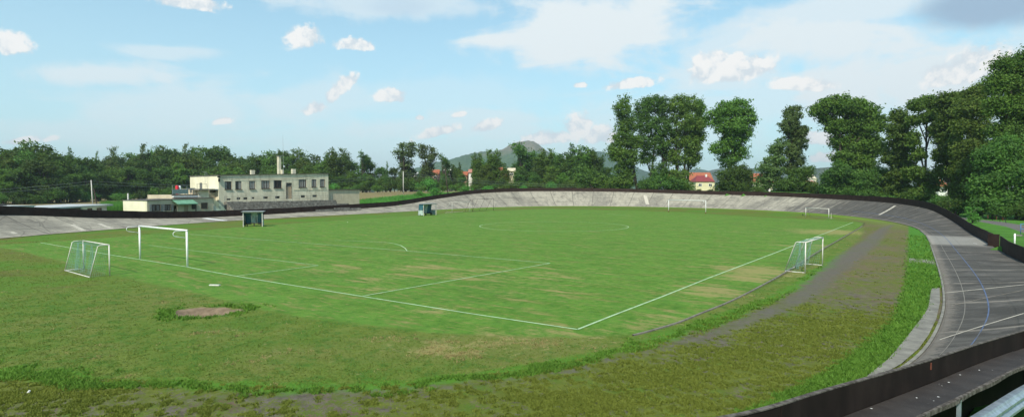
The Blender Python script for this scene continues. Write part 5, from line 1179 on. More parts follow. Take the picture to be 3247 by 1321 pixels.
def base_tree(kind, seed, lm):
    nm, H, L = variant(kind, seed); n = {'broad': 6800, 'spire': 7600, 'open': 6200, 'bush': 2600}[kind]; sz = .36 if kind != 'bush' else .26
    rnd = random.Random(seed); crown = leaves('crown', L, n, sz, seed, M[lm], clump=14, csig=.48 if kind != 'spire' else .36, up=.45 if kind in ('spire', 'open') else 0.0)
    tp = max(L, key=lambda q: q[2]); tr = limb_curve((0, 0, -1), (tp[0], tp[1], tp[2]), rnd, .03)
    lb = []
    for q in L:
        u = max(.15, min(.8, q[2]/H*.55)); a = np.array(tr[0])*(1-u)+np.array(tr[-1])*u; lb.append((limb_curve(a, q[:3], rnd, .06), [.13*(1-.8*v)+.015 for v in np.linspace(0, 1, 6)]))
    trunk = wood('trunk', (tr, [.28*(1-.85*u)+.02 for u in np.linspace(0, 1, 6)]), lb, M['bark']); return nm, H, crown, trunk
for i, (k, lm) in enumerate([('broad', 'leaf_dark'), ('broad', 'leaf'), ('broad', 'leaf_olive'), ('broad', 'leaf_dark'), ('spire', 'leaf_grey'), ('spire', 'leaf'), ('spire', 'leaf_dark'), ('open', 'leaf_grey'), ('open', 'leaf_dark'), ('bush', 'leaf_fresh'), ('bush', 'leaf_dark'), ('bush', 'leaf')]):
    VARS.setdefault(k, []).append(base_tree(k, 40+i*3, lm))
def put(kind, vi, px, d, h, label, group, wd=1.0, rnd=random, z=None):
    nm, H, cr, tk = VARS[kind][vi % len(VARS[kind])]; p = DX(px, d); p[2] = float(TZ(p[0], p[1])) if z is None else z; s = h/H
    g = thing(nm, label, 'shrub' if kind == 'bush' else 'tree', p, rnd.uniform(0, 6.28), group); g.scale = (s*wd, s*wd, s)
    o = bpy.data.objects.new('crown', cr); link(o, g); o = bpy.data.objects.new('trunk', tk); link(o, g); return g
DL = [(-80, 178), (0, 178), (195, 192), (350, 222), (500, 235), (700, 245), (1100, 245), (1400, 238), (1650, 228), (1900, 215), (1990, 210)]
def dline(px): return float(np.interp(px, [a for a, b in DL], [b for a, b in DL]))
def hgt(px, py, d): p = DX(px, d); return CAM[2]+(599-py)/FOC*d-float(TZ(p[0], p[1]))
SKY = [(-40, 478), (0, 479), (27, 477), (53, 462), (83, 450), (105, 447), (134, 448), (150, 462), (179, 484), (262, 494), (290, 508), (321, 505), (360, 490), (420, 484), (468, 480), (520, 466), (560, 472), (600, 478), (640, 466), (680, 460), (705, 472), (735, 492), (770, 494), (800, 488), (841, 482), (881, 474), (928, 474), (980, 474), (1010, 492), (1080, 505), (1160, 505), (1190, 524), (1260, 530), (1330, 528), (1400, 520), (1450, 516), (1500, 506), (1560, 492), (1620, 500), (1680, 490), (1740, 485), (1800, 480), (1860, 490), (1920, 524), (1970, 540)]
def skyy(px): return float(np.interp(px, [a for a, b in SKY], [b for a, b in SKY]))
rw = random.Random(21)
HGAP = [1380, 1497, 1582, 1617, 1852]
def blocked(px): return any(abs(px-h) < 16 for h in HGAP)
def seg(px):
    if px < 450: return ('dark wood behind the white sheds', 'trees of the wood behind the white sheds')
    if px < 1040: return ('dark wood behind the clubhouse', 'trees of the wood behind the clubhouse')
    return ('tree row beyond the brown field', 'trees of the row beyond the brown field')
# back rows reaching the skyline, middle rows, front rows, shrubs at the foot
px = -70
while px < 1985:
    w, gname = seg(px); wood_ = px < 1050
    ty = skyy(px); d = dline(px)+rw.uniform(16, 24)
    if px > 1180:
        put('broad', rw.choice([0, 3]), px+18, d+26, hgt(px+18, skyy(px+18)+rw.uniform(8, 22), d+26)/.97, f'broad leafy tree in the farthest rank of the {w}', gname+', farthest rank', 1.0, rw)
    if not blocked(px):
        put('broad', rw.choice([0, 0, 3, 1]), px, d, hgt(px, ty+rw.uniform(0, 5), d)/.97, f'broad leafy tree in the back rank of the {w}', gname+', back rank', 1.15 if wood_ else .95, rw)
    px += rw.uniform(38, 50) if wood_ else rw.uniform(40, 52)
px = -60
while px < 1985:
    w, gname = seg(px); wood_ = px < 1050; ty = skyy(px); d = dline(px)+rw.uniform(7, 12)
    if not blocked(px):
        put('broad', rw.choice([0, 1, 3, 2, 1]), px, d, hgt(px, ty+rw.uniform(18, 45), d)/.97, f'lower rounded tree in the middle rank of the {w}', gname+', middle rank', 1.1, rw)
    px += rw.uniform(40, 55)
px = -50
while px < 1985:
    w, gname = seg(px); wood_ = px < 1050; d = dline(px)+rw.uniform(-1, 4); top = skyy(px)
    if True:
        put('broad', rw.choice([0, 1, 3]), px, d, hgt(px, 566 if blocked(px) else top+(599-top)*rw.uniform(.35, .6), d)/.97, f'short bushy tree in the front rank of the {w}', gname+', front rank', 1.25, rw)
    px += rw.uniform(38, 55)
px = -60
while px < 1990:
    w, gname = seg(px); d = dline(px)+rw.uniform(-5, -1)
    put('bush', rw.choice([1, 2, 1, 2, 0]), px, d, rw.uniform(3.2, 6.5), f'leafy shrub along the foot of the {w}', 'shrubs at the foot of the '+w, rw.uniform(1.0, 1.4), rw); px += rw.uniform(26, 40)
# skyline individuals
IND = [('spire', 2, 210, 455, 'dark narrow tree with a split top rising above the wood at the far left', .62), ('spire', 0, 305, 474, 'slim grey green spire left of the dip in the wood skyline', .4), ('spire', 0, 345, 463, 'grey green forked poplar just right of the dip in the wood skyline', .6), ('spire', 0, 385, 460, 'grey green rounded poplar, second right of the dip in the skyline', .75),
       ('spire', 0, 438, 450, 'tall grey green poplar, highest of those left of the clubhouse', .9), ('spire', 1, 497, 450, 'pointed poplar above the wood over the entrance wing', .8), ('spire', 0, 578, 450, 'pale upright poplar left of the dark round crown behind the clubhouse', .8), ('spire', 1, 622, 456, 'upright poplar touching the dark round crown behind the clubhouse', .7),
       ('spire', 2, 796, 474, 'thin wispy tree above the left chimney of the clubhouse', .45), ('spire', 2, 880, 464, 'dark pointed tree directly behind the tall chimney', .5), ('spire', 1, 1040, 472, 'upright tree just past the right end of the clubhouse roof', .7), ('spire', 1, 1062, 458, 'tall pointed poplar above the low annex right of the clubhouse', 1.0),
       ('open', 1, 1108, 490, 'forked dark tree above the end of the low annex', .8), ('open', 1, 1150, 488, 'small open tree right of the low annex', .8), ('spire', 2, 1223, 505, 'small narrow dark tree in the low gap of the row', .45),
       ('open', 0, 1287, 456, 'tall vase shaped grey green tree behind the pale field pole', 1.15), ('open', 0, 1358, 465, 'second vase shaped tree, left of the low wooded hill', 1.1), ('open', 1, 1412, 496, 'small thin topped tree on the left flank of the hill', .7), ('spire', 2, 1452, 508, 'dark conical tree low in front of the mountain flank', .7),
       ('spire', 1, 1512, 476, 'upright poplar left of the bare mountain top', .8), ('spire', 1, 1568, 465, 'bushy poplar close to the left foot of the bare mountain', .95), ('open', 1, 1668, 460, 'open crowned tree directly in front of the bare mountain', 1.1), ('spire', 1, 1722, 461, 'upright poplar right beside the bare mountain', .95), ('spire', 2, 1795, 445, 'dark many spired poplar, tallest of the row beside the blue hill', 1.1), ('spire', 1, 1850, 452, 'green feathery poplar next to the dark many spired one', 1.15), ('open', 1, 1893, 478, 'leaning feathery tree in front of the blue hill', .9)]
for k, v, px, ty, lb, wd in IND:
    d = dline(px)+13; put(k, v, px, d, hgt(px, ty, d)/.98, lb, None, wd*1.15, rw)
# fresh green shrubs in front of the row near the fence
for px, d, h, lb in [(1378, 150, 4.3, 'bright green shrub in front of the brown field left of the leaning pole'), (1480, 165, 4.6, 'wide bright green shrub just above the fence right of the leaning pole'), (1545, 175, 4.3, 'bright green shrub above the fence at the start of the far curve'), (1330, 148, 3.2, 'low green shrub at the brown field edge'), (370, 200, 5.0, 'light green shrub cluster between the pole and the clubhouse wing'), (395, 203, 4.6, 'light green shrub, right half of the cluster near the wing'), (1660, 190, 4.0, 'bright green shrub peeping over the top of the far curve fence')]:
    put('bush', 0, px, d, h*.72, lb, None, 1.1, rw)

# --- big trees on the right, shaped lobe by lobe
def lob(px, py, rx, ry, d, p0, dy=0.0, depth=None):
    """lobe given by its apparent place and radii at depth d, in metres relative to the tree base p0"""
    c = D(px, py, d+dy); k = d/FOC; rx *= 1.10; ry *= 1.08; rr = rx*k; return (c[0]-p0[0], c[1]-p0[1], c[2]-p0[2], rr, depth or rr, ry*k)
def big(label, basex, d, L, n, lm, seed, size=.34, tr=.4, trunks=None, bark='bark', **kw):
    p0 = DX(basex, d); p0[2] = float(TZ(p0[0], p0[1])); r = random.Random(seed)
    lobes = [lob(a, b, c, e, d, p0, r.uniform(-1, 1)*c/FOC*d*.5) for a, b, c, e in L]
    tk = None
    if trunks: tk = [((DX(t, d)-p0)[0], (DX(t, d)-p0)[1]) for t in trunks]
    return make_tree(label, p0, lobes, n, size, seed, lm, tr, name=kw.pop('name', 'poplar_tree'), bark=bark, trunks=tk, **kw)
big('tall narrow poplar, leftmost of the big clump above the far curve', 2000, 176, [(1975, 345, 28, 38), (1985, 395, 30, 35), (1975, 440, 34, 30), (1955, 480, 34, 28), (1990, 500, 38, 30), (1980, 545, 36, 30), (1975, 585, 34, 22), (2010, 455, 26, 26)], 14000, 'leaf', 301, trunks=[2022])
big('wide poplar with a dark hollow heart, centre left of the big clump', 2075, 180, [(2040, 352, 34, 36), (2075, 330, 34, 30), (2110, 345, 32, 34), (2050, 400, 36, 34), (2100, 402, 36, 36), (2035, 450, 30, 30), (2085, 455, 38, 32), (2050, 500, 28, 22), (2120, 490, 30, 28), (2095, 545, 34, 30), (2060, 590, 40, 22)], 19000, 'leaf_dark', 302, trunks=[2055, 2110])
big('round topped poplar with yellowish leaves, right of centre in the big clump', 2165, 178, [(2150, 335, 30, 32), (2185, 332, 30, 30), (2170, 385, 36, 34), (2200, 400, 30, 34), (2150, 440, 32, 32), (2190, 455, 32, 30), (2140, 500, 26, 22), (2190, 505, 26, 26), (2150, 560, 34, 34), (2150, 600, 44, 20)], 17000, 'leaf_olive', 303, trunks=[2150, 2172])
big('loose rightmost poplar of the big clump with drooping outer twigs', 2215, 182, [(2215, 345, 18, 28), (2222, 390, 22, 22), (2212, 430, 24, 20), (2200, 470, 22, 22), (2205, 500, 16, 16)], 6500, 'leaf', 304, trunks=[2180])
big('solitary poplar with a broad head and narrow waist, right of the red roofs', 2305, 172, [(2300, 350, 34, 28), (2340, 345, 36, 32), (2265, 372, 26, 28), (2375, 378, 24, 28), (2320, 400, 46, 32), (2362, 420, 22, 24), (2320, 445, 38, 28), (2280, 470, 30, 20), (2345, 480, 26, 24), (2310, 505, 32, 24)], 20000, 'leaf', 305, trunks=[2318])
make_b = [(2305, 562, 30, 26), (2342, 550, 38, 30), (2366, 575, 24, 26), (2312, 590, 40, 20), (2345, 595, 38, 18)]
big('dense dark bush like tree at the foot of the solitary poplar', 2330, 168, make_b, 12000, 'leaf_dark', 306, name='tree', tr=.2, size=.28)
big('slender leaning poplar with a thin crown, middle of the open sky gap', 2515, 158, [(2512, 362, 26, 28), (2500, 398, 26, 24), (2520, 420, 30, 28), (2548, 412, 20, 14), (2528, 455, 28, 24), (2515, 485, 24, 22), (2530, 510, 22, 20), (2508, 535, 22, 18)], 9500, 'leaf_grey', 307, trunks=[2500], csig=.42)
big('thin leaning tree with sparse branches, left neighbour of the slender poplar', 2440, 158, [(2478, 455, 22, 18), (2460, 475, 24, 18), (2470, 505, 28, 20), (2440, 510, 20, 16), (2420, 530, 24, 14), (2455, 540, 30, 18), (2435, 565, 34, 18), (2415, 590, 24, 16)], 7600, 'leaf_grey', 308, trunks=[2432], csig=.42, size=.30)
big('small dark round tree under the slender poplar', 2545, 155, [(2530, 560, 30, 26), (2560, 545, 22, 22), (2510, 585, 34, 20), (2480, 590, 28, 18), (2560, 590, 24, 18)], 8500, 'leaf_dark', 309, name='tree', tr=.2, size=.28)
big('huge poplar leaning left with its head jutting into the sky gap', 2680, 146, [(2595, 350, 24, 18), (2622, 335, 28, 24), (2660, 335, 36, 30), (2705, 340, 38, 32), (2745, 360, 36, 34), (2620, 375, 24, 16), (2650, 400, 34, 26), (2700, 395, 44, 36), (2755, 410, 38, 36), (2790, 390, 24, 28), (2660, 450, 30, 26), (2710, 460, 46, 36), (2770, 465, 36, 34), (2680, 505, 38, 30), (2735, 520, 42, 32)], 30000, 'leaf', 310, trunks=[2668, 2690], tr=.45)
big('mid green tree filling the lower space beneath the leaning poplar', 2720, 142, [(2630, 560, 26, 22), (2665, 545, 34, 28), (2720, 570, 44, 28), (2780, 560, 42, 30), (2640, 595, 34, 20), (2700, 605, 46, 20), (2760, 605, 46, 22), (2800, 590, 30, 26)], 19000, 'leaf_dark', 311, name='tree', tr=.25, size=.28)
big('narrow poplar between the huge leaning one and the pair with bare stems', 2850, 136, [(2845, 370, 20, 24), (2870, 385, 18, 20), (2850, 415, 32, 26), (2860, 460, 34, 30), (2830, 500, 28, 24), (2870, 510, 26, 24), (2850, 560, 36, 28), (2850, 610, 42, 26)], 15000, 'leaf', 312, trunks=[2858])
big('airy poplar with visible bare dark stem against bright sky', 2935, 130, [(2905, 335, 24, 18), (2940, 325, 30, 20), (2970, 340, 24, 22), (2900, 380, 20, 18), (2945, 372, 26, 20), (2900, 440, 16, 26), (2960, 420, 18, 16), (2915, 490, 18, 20), (2900, 550, 30, 26), (2945, 580, 30, 30), (2915, 615, 44, 22)], 12500, 'leaf', 313, trunks=[2930], tr=.34, csig=.42)
big('full poplar behind the right end of the far curve', 3005, 124, [(3000, 320, 28, 24), (3030, 318, 26, 26), (3020, 370, 36, 32), (2985, 400, 24, 26), (3010, 440, 36, 30), (2990, 490, 26, 24), (3020, 500, 34, 28), (2985, 545, 20, 20), (3030, 560, 26, 30)], 17000, 'leaf', 314, trunks=[3015])
big('tall pale topped poplar left of the highest tree', 3090, 114, [(3090, 300, 32, 24), (3120, 285, 26, 20), (3070, 345, 36, 32), (3115, 345, 34, 34), (3060, 400, 32, 30), (3105, 410, 38, 34), (3060, 470, 36, 34), (3110, 480, 38, 36), (3050, 535, 34, 32), (3100, 560, 44, 38), (3060, 600, 40, 32), (3040, 640, 40, 26), (3100, 640, 40, 26)], 30000, 'leaf_olive', 315, trunks=[3075, 3110], tr=.4, size=.28)
big('highest tree of all, cut by the right edge of the photo', 3215, 96, [(3180, 205, 28, 26), (3215, 210, 34, 26), (3255, 195, 30, 40), (3170, 260, 36, 34), (3225, 270, 44, 40), (3280, 260, 40, 50), (3165, 330, 34, 34), (3220, 345, 46, 40), (3280, 350, 50, 50), (3190, 420, 46, 40), (3250, 430, 50, 44), (3310, 430, 50, 60), (3300, 310, 50, 60), (3240, 500, 50, 40)], 38000, 'leaf', 316, trunks=[3200, 3245], tr=.5, size=.25)
big('dark lower tree at the right edge with trunks above the grass bank', 3200, 88, [(3140, 500, 36, 34), (3190, 470, 34, 34), (3170, 560, 44, 36), (3230, 545, 50, 40), (3290, 560, 50, 50), (3120, 590, 34, 34), (3170, 625, 44, 30), (3240, 625, 50, 34), (3300, 640, 50, 40), (3130, 645, 40, 22)], 30000, 'leaf_dark', 317, name='tree', trunks=[3150, 3225], tr=.3, size=.24)
# undergrowth behind the fence on the right
for k, (px, d, h, v, lb) in enumerate([(2050, 168, 5.5, 1, 'dark undergrowth shrub beneath the left of the big poplar clump'), (2120, 170, 7, 1, 'tall dark undergrowth shrub in the middle of the big poplar clump'), (2160, 172, 6, 2, 'undergrowth shrub under the right side of the big poplar clump'), (1950, 176, 8, 2, 'green shrub at the left foot of the big poplar clump'), (1900, 182, 9, 1, 'dark shrub left of the big poplar clump'),
                                (2212, 165, 1.3, 1, 'small dark shrub in front of the red roofed houses'), (2250, 166, 1.2, 1, 'second small dark shrub in front of the yellow house'), (2400, 150, 2.4, 2, 'shrub in front of the orange roofed house'), (2600, 150, 4.2, 2, 'shrub left of the huge leaning poplar'), (2820, 118, 3.4, 0, 'bright green shrub at the foot of the narrow poplar'), (2880, 112, 3.0, 0, 'bright green shrub under the airy poplar'), (2940, 108, 3.2, 2, 'shrub beside the right end of the far curve fence'), (2990, 104, 4.0, 1, 'dark shrub below the full poplar'), (3040, 98, 3.6, 1, 'dark shrub beside the grass bank on the right'), (3110, 90, 3.0, 1, 'dark shrub at the left trunk of the lower right tree'), (3175, 86, 2.8, 1, 'dark shrub between the trunks at the right edge'), (3240, 84, 3.2, 1, 'dark shrub at the very right edge under the trees'), (2760, 128, 4.5, 1, 'dark shrub under the huge leaning poplar')]):
    put('bush', v, px, d, h, lb, None, 1.3, rw)
# sapling by the curve fence
def sapling():
    p = G(3085, 705, .5); L = [(0, 0, .9, .7, .6, .6), (-.3, 0, 1.5, .5, .4, .35), (.5, 0, 1.9, .55, .4, .22), (.2, .1, .5, .8, .6, .4), (-.5, 0, 2.0, .35, .3, .16)]
    make_tree('small bushy sapling just outside the fence near the grey path', p, L, 1500, .10, 77, 'leaf_fresh', .03, 'shrub', 'sapling', clump=8, csig=.14)
sapling()

# ---------------------------------------------------------------- houses of the village behind
M['roof_orange'] = simple('roof_orange', (.32, .105, .055), .85, .2, 1.2, bump=.05); M['roof_red'] = simple('roof_red', (.21, .04, .042), .6, .1, 1.0); M['roof_salmon'] = simple('roof_salmon', (.38, .17, .13), .85, .15, 1.0)
M['wall_white'] = simple('wall_white', (.72, .70, .64), .9, .06, .5); M['wall_yellow'] = simple('wall_yellow', (.66, .58, .37), .9, .06, .5); M['wall_cream'] = simple('wall_cream', (.58, .52, .38), .9, .08, .5); M['wall_rose'] = simple('wall_rose', (.42, .24, .19), .9, .08, .5)
def house(label, px0, px1, y_ridge, y_eave, y_base, d, roof, wall, hip=0.0, gable_left=0, nwin=2, depth=9, chim=True, yaw=0.0, group='houses of the village behind the trees'):
    k = d/FOC; p = DX((px0+px1)/2, d); w = (px1-px0)*k; zr = CAM[2]+(599-y_ridge)*k; ze = CAM[2]+(599-y_eave)*k; zb = min(float(TZ(p[0], p[1]))-.5, CAM[2]+(599-y_base)*k)
    g = thing('house', label, 'house', (p[0], p[1], zb), -YAW+yaw, group); g.rotation_euler[2] = -YAW+yaw
    H = ze-zb; hr = zr-ze; t = MB(); t.box((0, depth/2, H/2), (w-.6, depth, H))
    t.add([(-w/2+.3, 0, H), (-w/2+.3, depth, H), (-w/2+.3+hip*.9, depth/2, H+hr*.97), (w/2-.3, 0, H), (w/2-.3, depth, H), (w/2-.3-hip*.9, depth/2, H+hr*.97)], [(0, 1, 2), (3, 5, 4)] if hip == 0 else [])
    t.build('wall', M[wall], g)
    q = MB().add([(-w/2, -.4, H-.1), (w/2, -.4, H-.1), (w/2-hip, depth/2, H+hr), (-w/2+hip, depth/2, H+hr), (-w/2, depth+.4, H-.1), (w/2, depth+.4, H-.1)], [(0, 1, 2, 3), (3, 2, 5, 4)]+([(0, 3, 4), (1, 5, 2)] if hip else [])); rf = q.build('roof', M[roof], g)
    if not hip: md = rf.modifiers.new('t', 'SOLIDIFY'); md.thickness = .2
    if chim: MB().box((w*.18, depth*.42, H+hr*.9), (.7, .7, 1.6)).build('chimney', M['wall_white'], rf)
    for i in range(nwin):
        x = -w/2+w*(i+.5)/nwin; f = MB().box((x, -.03, H-1.5), (1.5, .1, 1.3)).build('window', M['white_paint'], g); MB().box((x-.33, -.09, H-1.5), (.55, .04, 1.05)).build('pane', M['glass'], f); MB().box((x+.33, -.09, H-1.5), (.55, .04, 1.05)).build('pane', M['glass'], f)
    return g
def gable_house(label, px0, pxr, px1, y_ridge, y_eave, y_base, d, roof, wall, group='houses of the village behind the trees'):
    k = d/FOC; p = DX(px0, d); w = (px1-px0)*k; zb = float(TZ(p[0], p[1]))-.5; zr = CAM[2]+(599-y_ridge)*k-zb; ze = CAM[2]+(599-y_eave)*k-zb; g = thing('house', label, 'house', (p[0], p[1], zb), -YAW+.55, group); L = (pxr-px1)*k if pxr > px1 else 12
    m = MB(); m.add([(0, 0, 0), (w, 0, 0), (w, 0, ze), (w/2, 0, zr), (0, 0, ze), (0, 11, 0), (w, 11, 0), (w, 11, ze), (w/2, 11, zr), (0, 11, ze)], [(0, 1, 2, 3, 4), (5, 9, 8, 7, 6), (1, 6, 7, 2), (0, 4, 9, 5)]); m.build('wall', M[wall], g)
    r_ = MB().add([(-.3, -.5, ze-.25), (w/2, -.5, zr+.1), (w/2, 11.5, zr+.1), (-.3, 11.5, ze-.25), (w+.3, -.5, ze-.25), (w+.3, 11.5, ze-.25)], [(0, 1, 2, 3), (1, 4, 5, 2)]).build('roof', M[roof], g); md = r_.modifiers.new('t', 'SOLIDIFY'); md.thickness = .2
    for x in (w*.35, w*.62): f = MB().box((x, -.03, ze-.4), (.9, .1, 1.2)).build('window', M['glass'], g)
    return g
house('white gabled house with a long orange red roof, left of the maroon roof', 2182, 2262, 546, 571, 604, 268, 'roof_orange', 'wall_white', 0, chim=False, nwin=2)
gable_house('white gable end at the left of the red roofed houses', 2160, 2200, 2194, 549, 572, 604, 262, 'roof_orange', 'wall_white')
house('yellow house with a maroon hipped roof and small dormers beyond the fence', 2204, 2268, 556, 575.5, 610, 250, 'roof_red', 'wall_yellow', 2.2, nwin=2)
house('cream house with a bright orange roof between the solitary and slender poplars', 2388, 2452, 549, 577, 612, 250, 'roof_orange', 'wall_cream', 0)
house('beige roofed house glimpsed left of the huge leaning poplar', 2562, 2590, 553, 566, 604, 300, 'wall_cream', 'wall_cream', 0, nwin=1, chim=False)
house('salmon walled house glimpsed lower left of the huge leaning poplar', 2556, 2592, 571, 582, 610, 240, 'roof_salmon', 'wall_rose', 0, nwin=1)
house('pale house with an orange roof seen through the gap beside the path trees', 2974, 3012, 566, 590, 625, 190, 'roof_orange', 'wall_white', 0, nwin=1)
house('reddish house half hidden low behind the narrow poplar', 2845, 2885, 580, 594, 620, 200, 'roof_salmon', 'wall_white', 0, nwin=1)
for px, yr, ye, w_, rf_, wl, lb in [(1380, 537, 548, 17, 'roof_orange', 'wall_rose', 'tiny house with a rounded orange roof above the brown field'), (1417, 536, 541, 9, 'wall_white', 'wall_white', 'tiny white house front left of the leaning pole top'), (1497, 536, 544, 20, 'roof_salmon', 'wall_white', 'small white house with a pink roof right of the leaning pole'), (1470, 543, 552, 16, 'roof_orange', 'wall_rose', 'small brick coloured house among the trees beside the pink roof'),
                                (1582, 530, 536, 18, 'roof_orange', 'wall_yellow', 'small yellow house in the tree row left of the mountain'), (1622, 532, 539, 20, 'wall_cream', 'wall_cream', 'small cream house in the tree row under the mountain'), (1613, 547, 556, 24, 'roof_red', 'wall_white', 'red brown house with a white gable, low in the tree row'), (1534, 555, 560, 8, 'wall_cream', 'wall_cream', 'narrow cream house wall low in the tree row'),
                                (1668, 532, 540, 14, 'grey_roof', 'wall_white', 'tiny grey roofed house under the mountain'), (1852, 535, 541, 14, 'wall_cream', 'wall_yellow', 'tiny yellow house right of the many spired poplar'), (1167, 550, 555, 7, 'roof_red', 'wall_white', 'tiny white house right of the low annex'), (1312, 546, 550, 8, 'wall_white', 'wall_white', 'tiny white house right of the pale field pole')]:
    d = dline(px)+27; w_ = max(w_*1.3, 26); house(lb, px-w_/2, px+w_/2, yr, ye+3, 603, d, rf_, wl, 0, nwin=1, chim=False, depth=6)

# ---------------------------------------------------------------- hills
def mat_hill(name, a, b, c_, ridge=None):
    t = NT(name); v = t.pos(src='World'); n = t.noise(v, .006, 5, .6); n2 = t.noise(v, .05, 4, .6); col = t.mix(t.ss(n, .35, .65), a, b); col = t.mix(t.mul(t.ss(n2, .45, .65), .7), col, c_)
    if ridge:
        sp = t.n('ShaderNodeSeparateXYZ'); t.put(sp.inputs[0], v); col = t.mix(t.mul(t.ss(t.add(sp.outputs[2], t.mul(t.add(n, -.5), 120)), ridge[0], ridge[1]), t.ss(n2, .75, .35)), col, ridge[2])
    return t.out(col, .95, spec=.05)
M['hill_bare'] = mat_hill('hill_bare', (.035, .075, .03), (.07, .115, .05), (.03, .06, .02), (120, 165, (.17, .145, .11)))
M['hill_green'] = mat_hill('hill_green', (.025, .06, .02), (.04, .085, .03), (.018, .045, .015)); M['hill_far'] = mat_hill('hill_far', (.03, .06, .03), (.08, .09, .06), (.03, .05, .03))
def hill(name, prof, d, mat, dep=500, rough=.04, base=0):
    xs = np.linspace(prof[0][0], prof[-1][0], 160); hz = np.interp(xs, [p[0] for p in prof], [CAM[2]+(599-p[1])/FOC*d for p in prof]); hz = np.convolve(np.pad(hz, 3, 'edge'), np.ones(7)/7, 'valid'); us = np.linspace(-1, 1, 60); V = []
    g = np.random.default_rng(5); ph = g.uniform(0, 6, 8)
    for j, u in enumerate(us):
        f = (1-u*u)**1.15 if abs(u) < 1 else 0
        sh = math.cos(u*math.pi/2)
        for i, x in enumerate(xs):
            lat = (x-PW/2)/FOC*d; nz = 1+rough*(math.sin(i*.7+u*9+ph[0])*math.sin(i*.31+u*5+ph[1])+.5*math.sin(i*1.9+ph[2]+u*15)); q = CAM[:2]+FH[:2]*(d+u*dep)+RT[:2]*lat
            V.append((q[0], q[1], max(base-6, (hz[i])*sh*(1+(nz-1)*(1-abs(sh)*.75))-2*(1-sh))))
    I = np.arange(60*160).reshape(60, 160); F = np.stack([I[:-1, :-1].ravel(), I[1:, :-1].ravel(), I[1:, 1:].ravel(), I[:-1, 1:].ravel()], 1)
    o = bpy.data.objects.new(name, np_mesh(name, V, F, mat, None, True, 4)); link(o); tag(o, kind='structure')
hill('hill', [(1250, 596), (1300, 560), (1330, 536), (1386, 519), (1409, 513), (1455, 502), (1506, 486), (1550, 482), (1580, 480), (1600, 475), (1622, 459), (1640, 453), (1676, 449.5), (1690, 451), (1711, 466), (1735, 486), (1770, 500), (1850, 545), (1950, 590)], 2400, M['hill_bare'], 700, .05)
hill('hill', [(1780, 560), (1830, 505), (1870, 484), (1888, 481.5), (1911, 483.5), (1937, 498), (1960, 512), (2010, 535), (2080, 560), (2140, 590)], 3000, M['hill_green'], 600, .03)
hill('hill', [(2100, 575), (2150, 548), (2185, 538), (2206, 534.6), (2233, 541), (2262, 553), (2300, 575)], 3300, M['hill_green'], 400, .03)
hill('hill', [(2180, 580), (2230, 550), (2256, 540), (2280, 534.6), (2355, 533.6), (2402, 535.5), (2460, 541), (2520, 550), (2620, 570)], 2600, M['hill_far'], 400, .03)
hill('hill', [(2480, 585), (2530, 556), (2567, 541), (2594, 533.6), (2640, 529), (2750, 528), (2900, 535), (3000, 548), (3100, 580)], 1700, M['hill_far'], 300, .03)

# ---------------------------------------------------------------- maize behind the sheds and along the field
def blades(name, P, h, w, lean, mat, seed, per=3, curve=True):
    g = np.random.default_rng(seed); n = len(P)*per; B = np.repeat(P, per, 0)+np.c_[g.normal(size=(n, 2))*w*2.2, np.zeros(n)]; a = g.uniform(0, 2*np.pi, n); hh = np.repeat(h, per)*g.uniform(.55, 1.1, n)
    side = np.c_[np.cos(a), np.sin(a), np.zeros(n)]*(w*g.uniform(.6, 1.3, n))[:, None]; ld = g.normal(size=(n, 2))*lean; tip = B+np.c_[ld*hh[:, None], hh]
    V = np.stack([B-side, B+side, tip], 1).reshape(-1, 3); r = np.repeat(np.clip(np.repeat(g.random(len(P)), per)*.6+g.random(n)*.4, 0, 1), 3); return np_mesh(name, V, np.arange(n*3).reshape(n, 3), mat, {'a_r': r})
def maize():
    g = np.random.default_rng(3); n = 5200; px = g.uniform(335, 440, n); d = g.uniform(96, 128, n); P = np.array([DX(a, b, 0) for a, b in zip(px, d)]); P[:, 2] = TZ(P[:, 0], P[:, 1])-.1
    o = bpy.data.objects.new('maize', blades('maize', P, np.full(n, 2.5), .09, .28, M['leaf_fresh'], 4, 5)); link(o); tag(o, 'green maize standing between the white shed and the clubhouse wing', 'maize', kind='stuff')
    n = 9000; px = g.uniform(1130, 1560, n); d = g.uniform(118, 142, n)+(px-1130)*.08; P = np.array([DX(a, b, 0) for a, b in zip(px, d)]); P[:, 2] = TZ(P[:, 0], P[:, 1])-.1
    keep = sdf(P, OUT[::4]) < -3; P = P[keep]; hh = .35+.75*np.random.default_rng(2).random(len(P))
    o = bpy.data.objects.new('maize', blades('maize', P, hh, .10, .3, M['leaf_fresh'], 5, 5)); link(o); tag(o, 'low green crop strip behind the fence right of the clubhouse annex', 'maize', kind='stuff')
maize()

# ---------------------------------------------------------------- grass tufts on the infield
def mat_blade(name, c0, c1, c2):
    t = NT(name); v = t.pos(src='World'); n = t.noise(v, .5, 4, .6); c = t.mix(t.ss(n, .35, .65), c0, c1); c = t.mix(t.mul(t.attr('a_r'), .8), c, c2); return t.out(c, .7, spec=.15, trans=.25)
M['tuft_olive'] = mat_blade('tufts_olive', (.105, .145, .019), (.14, .175, .025), (.20, .225, .042)); M['tuft_green'] = mat_blade('tufts_green', (.06, .15, .015), (.09, .205, .022), (.15, .27, .04)); M['tuft_lawn'] = mat_blade('tufts_lawn', (.09, .16, .02), (.125, .19, .027), (.19, .22, .05)); M['tuft_straw'] = mat_blade('tufts_straw', (.20, .17, .06), (.27, .22, .09), (.36, .30, .13))
def vnoise(P, s, seed):
    g = np.random.default_rng(seed); v = np.zeros(len(P))
    for k in range(7): a = g.uniform(0, 6.28); f = s*g.uniform(.5, 2.2); v += np.sin((P[:, 0]*math.cos(a)+P[:, 1]*math.sin(a))*f+g.uniform(0, 6.28)); 
    return v/7**.5
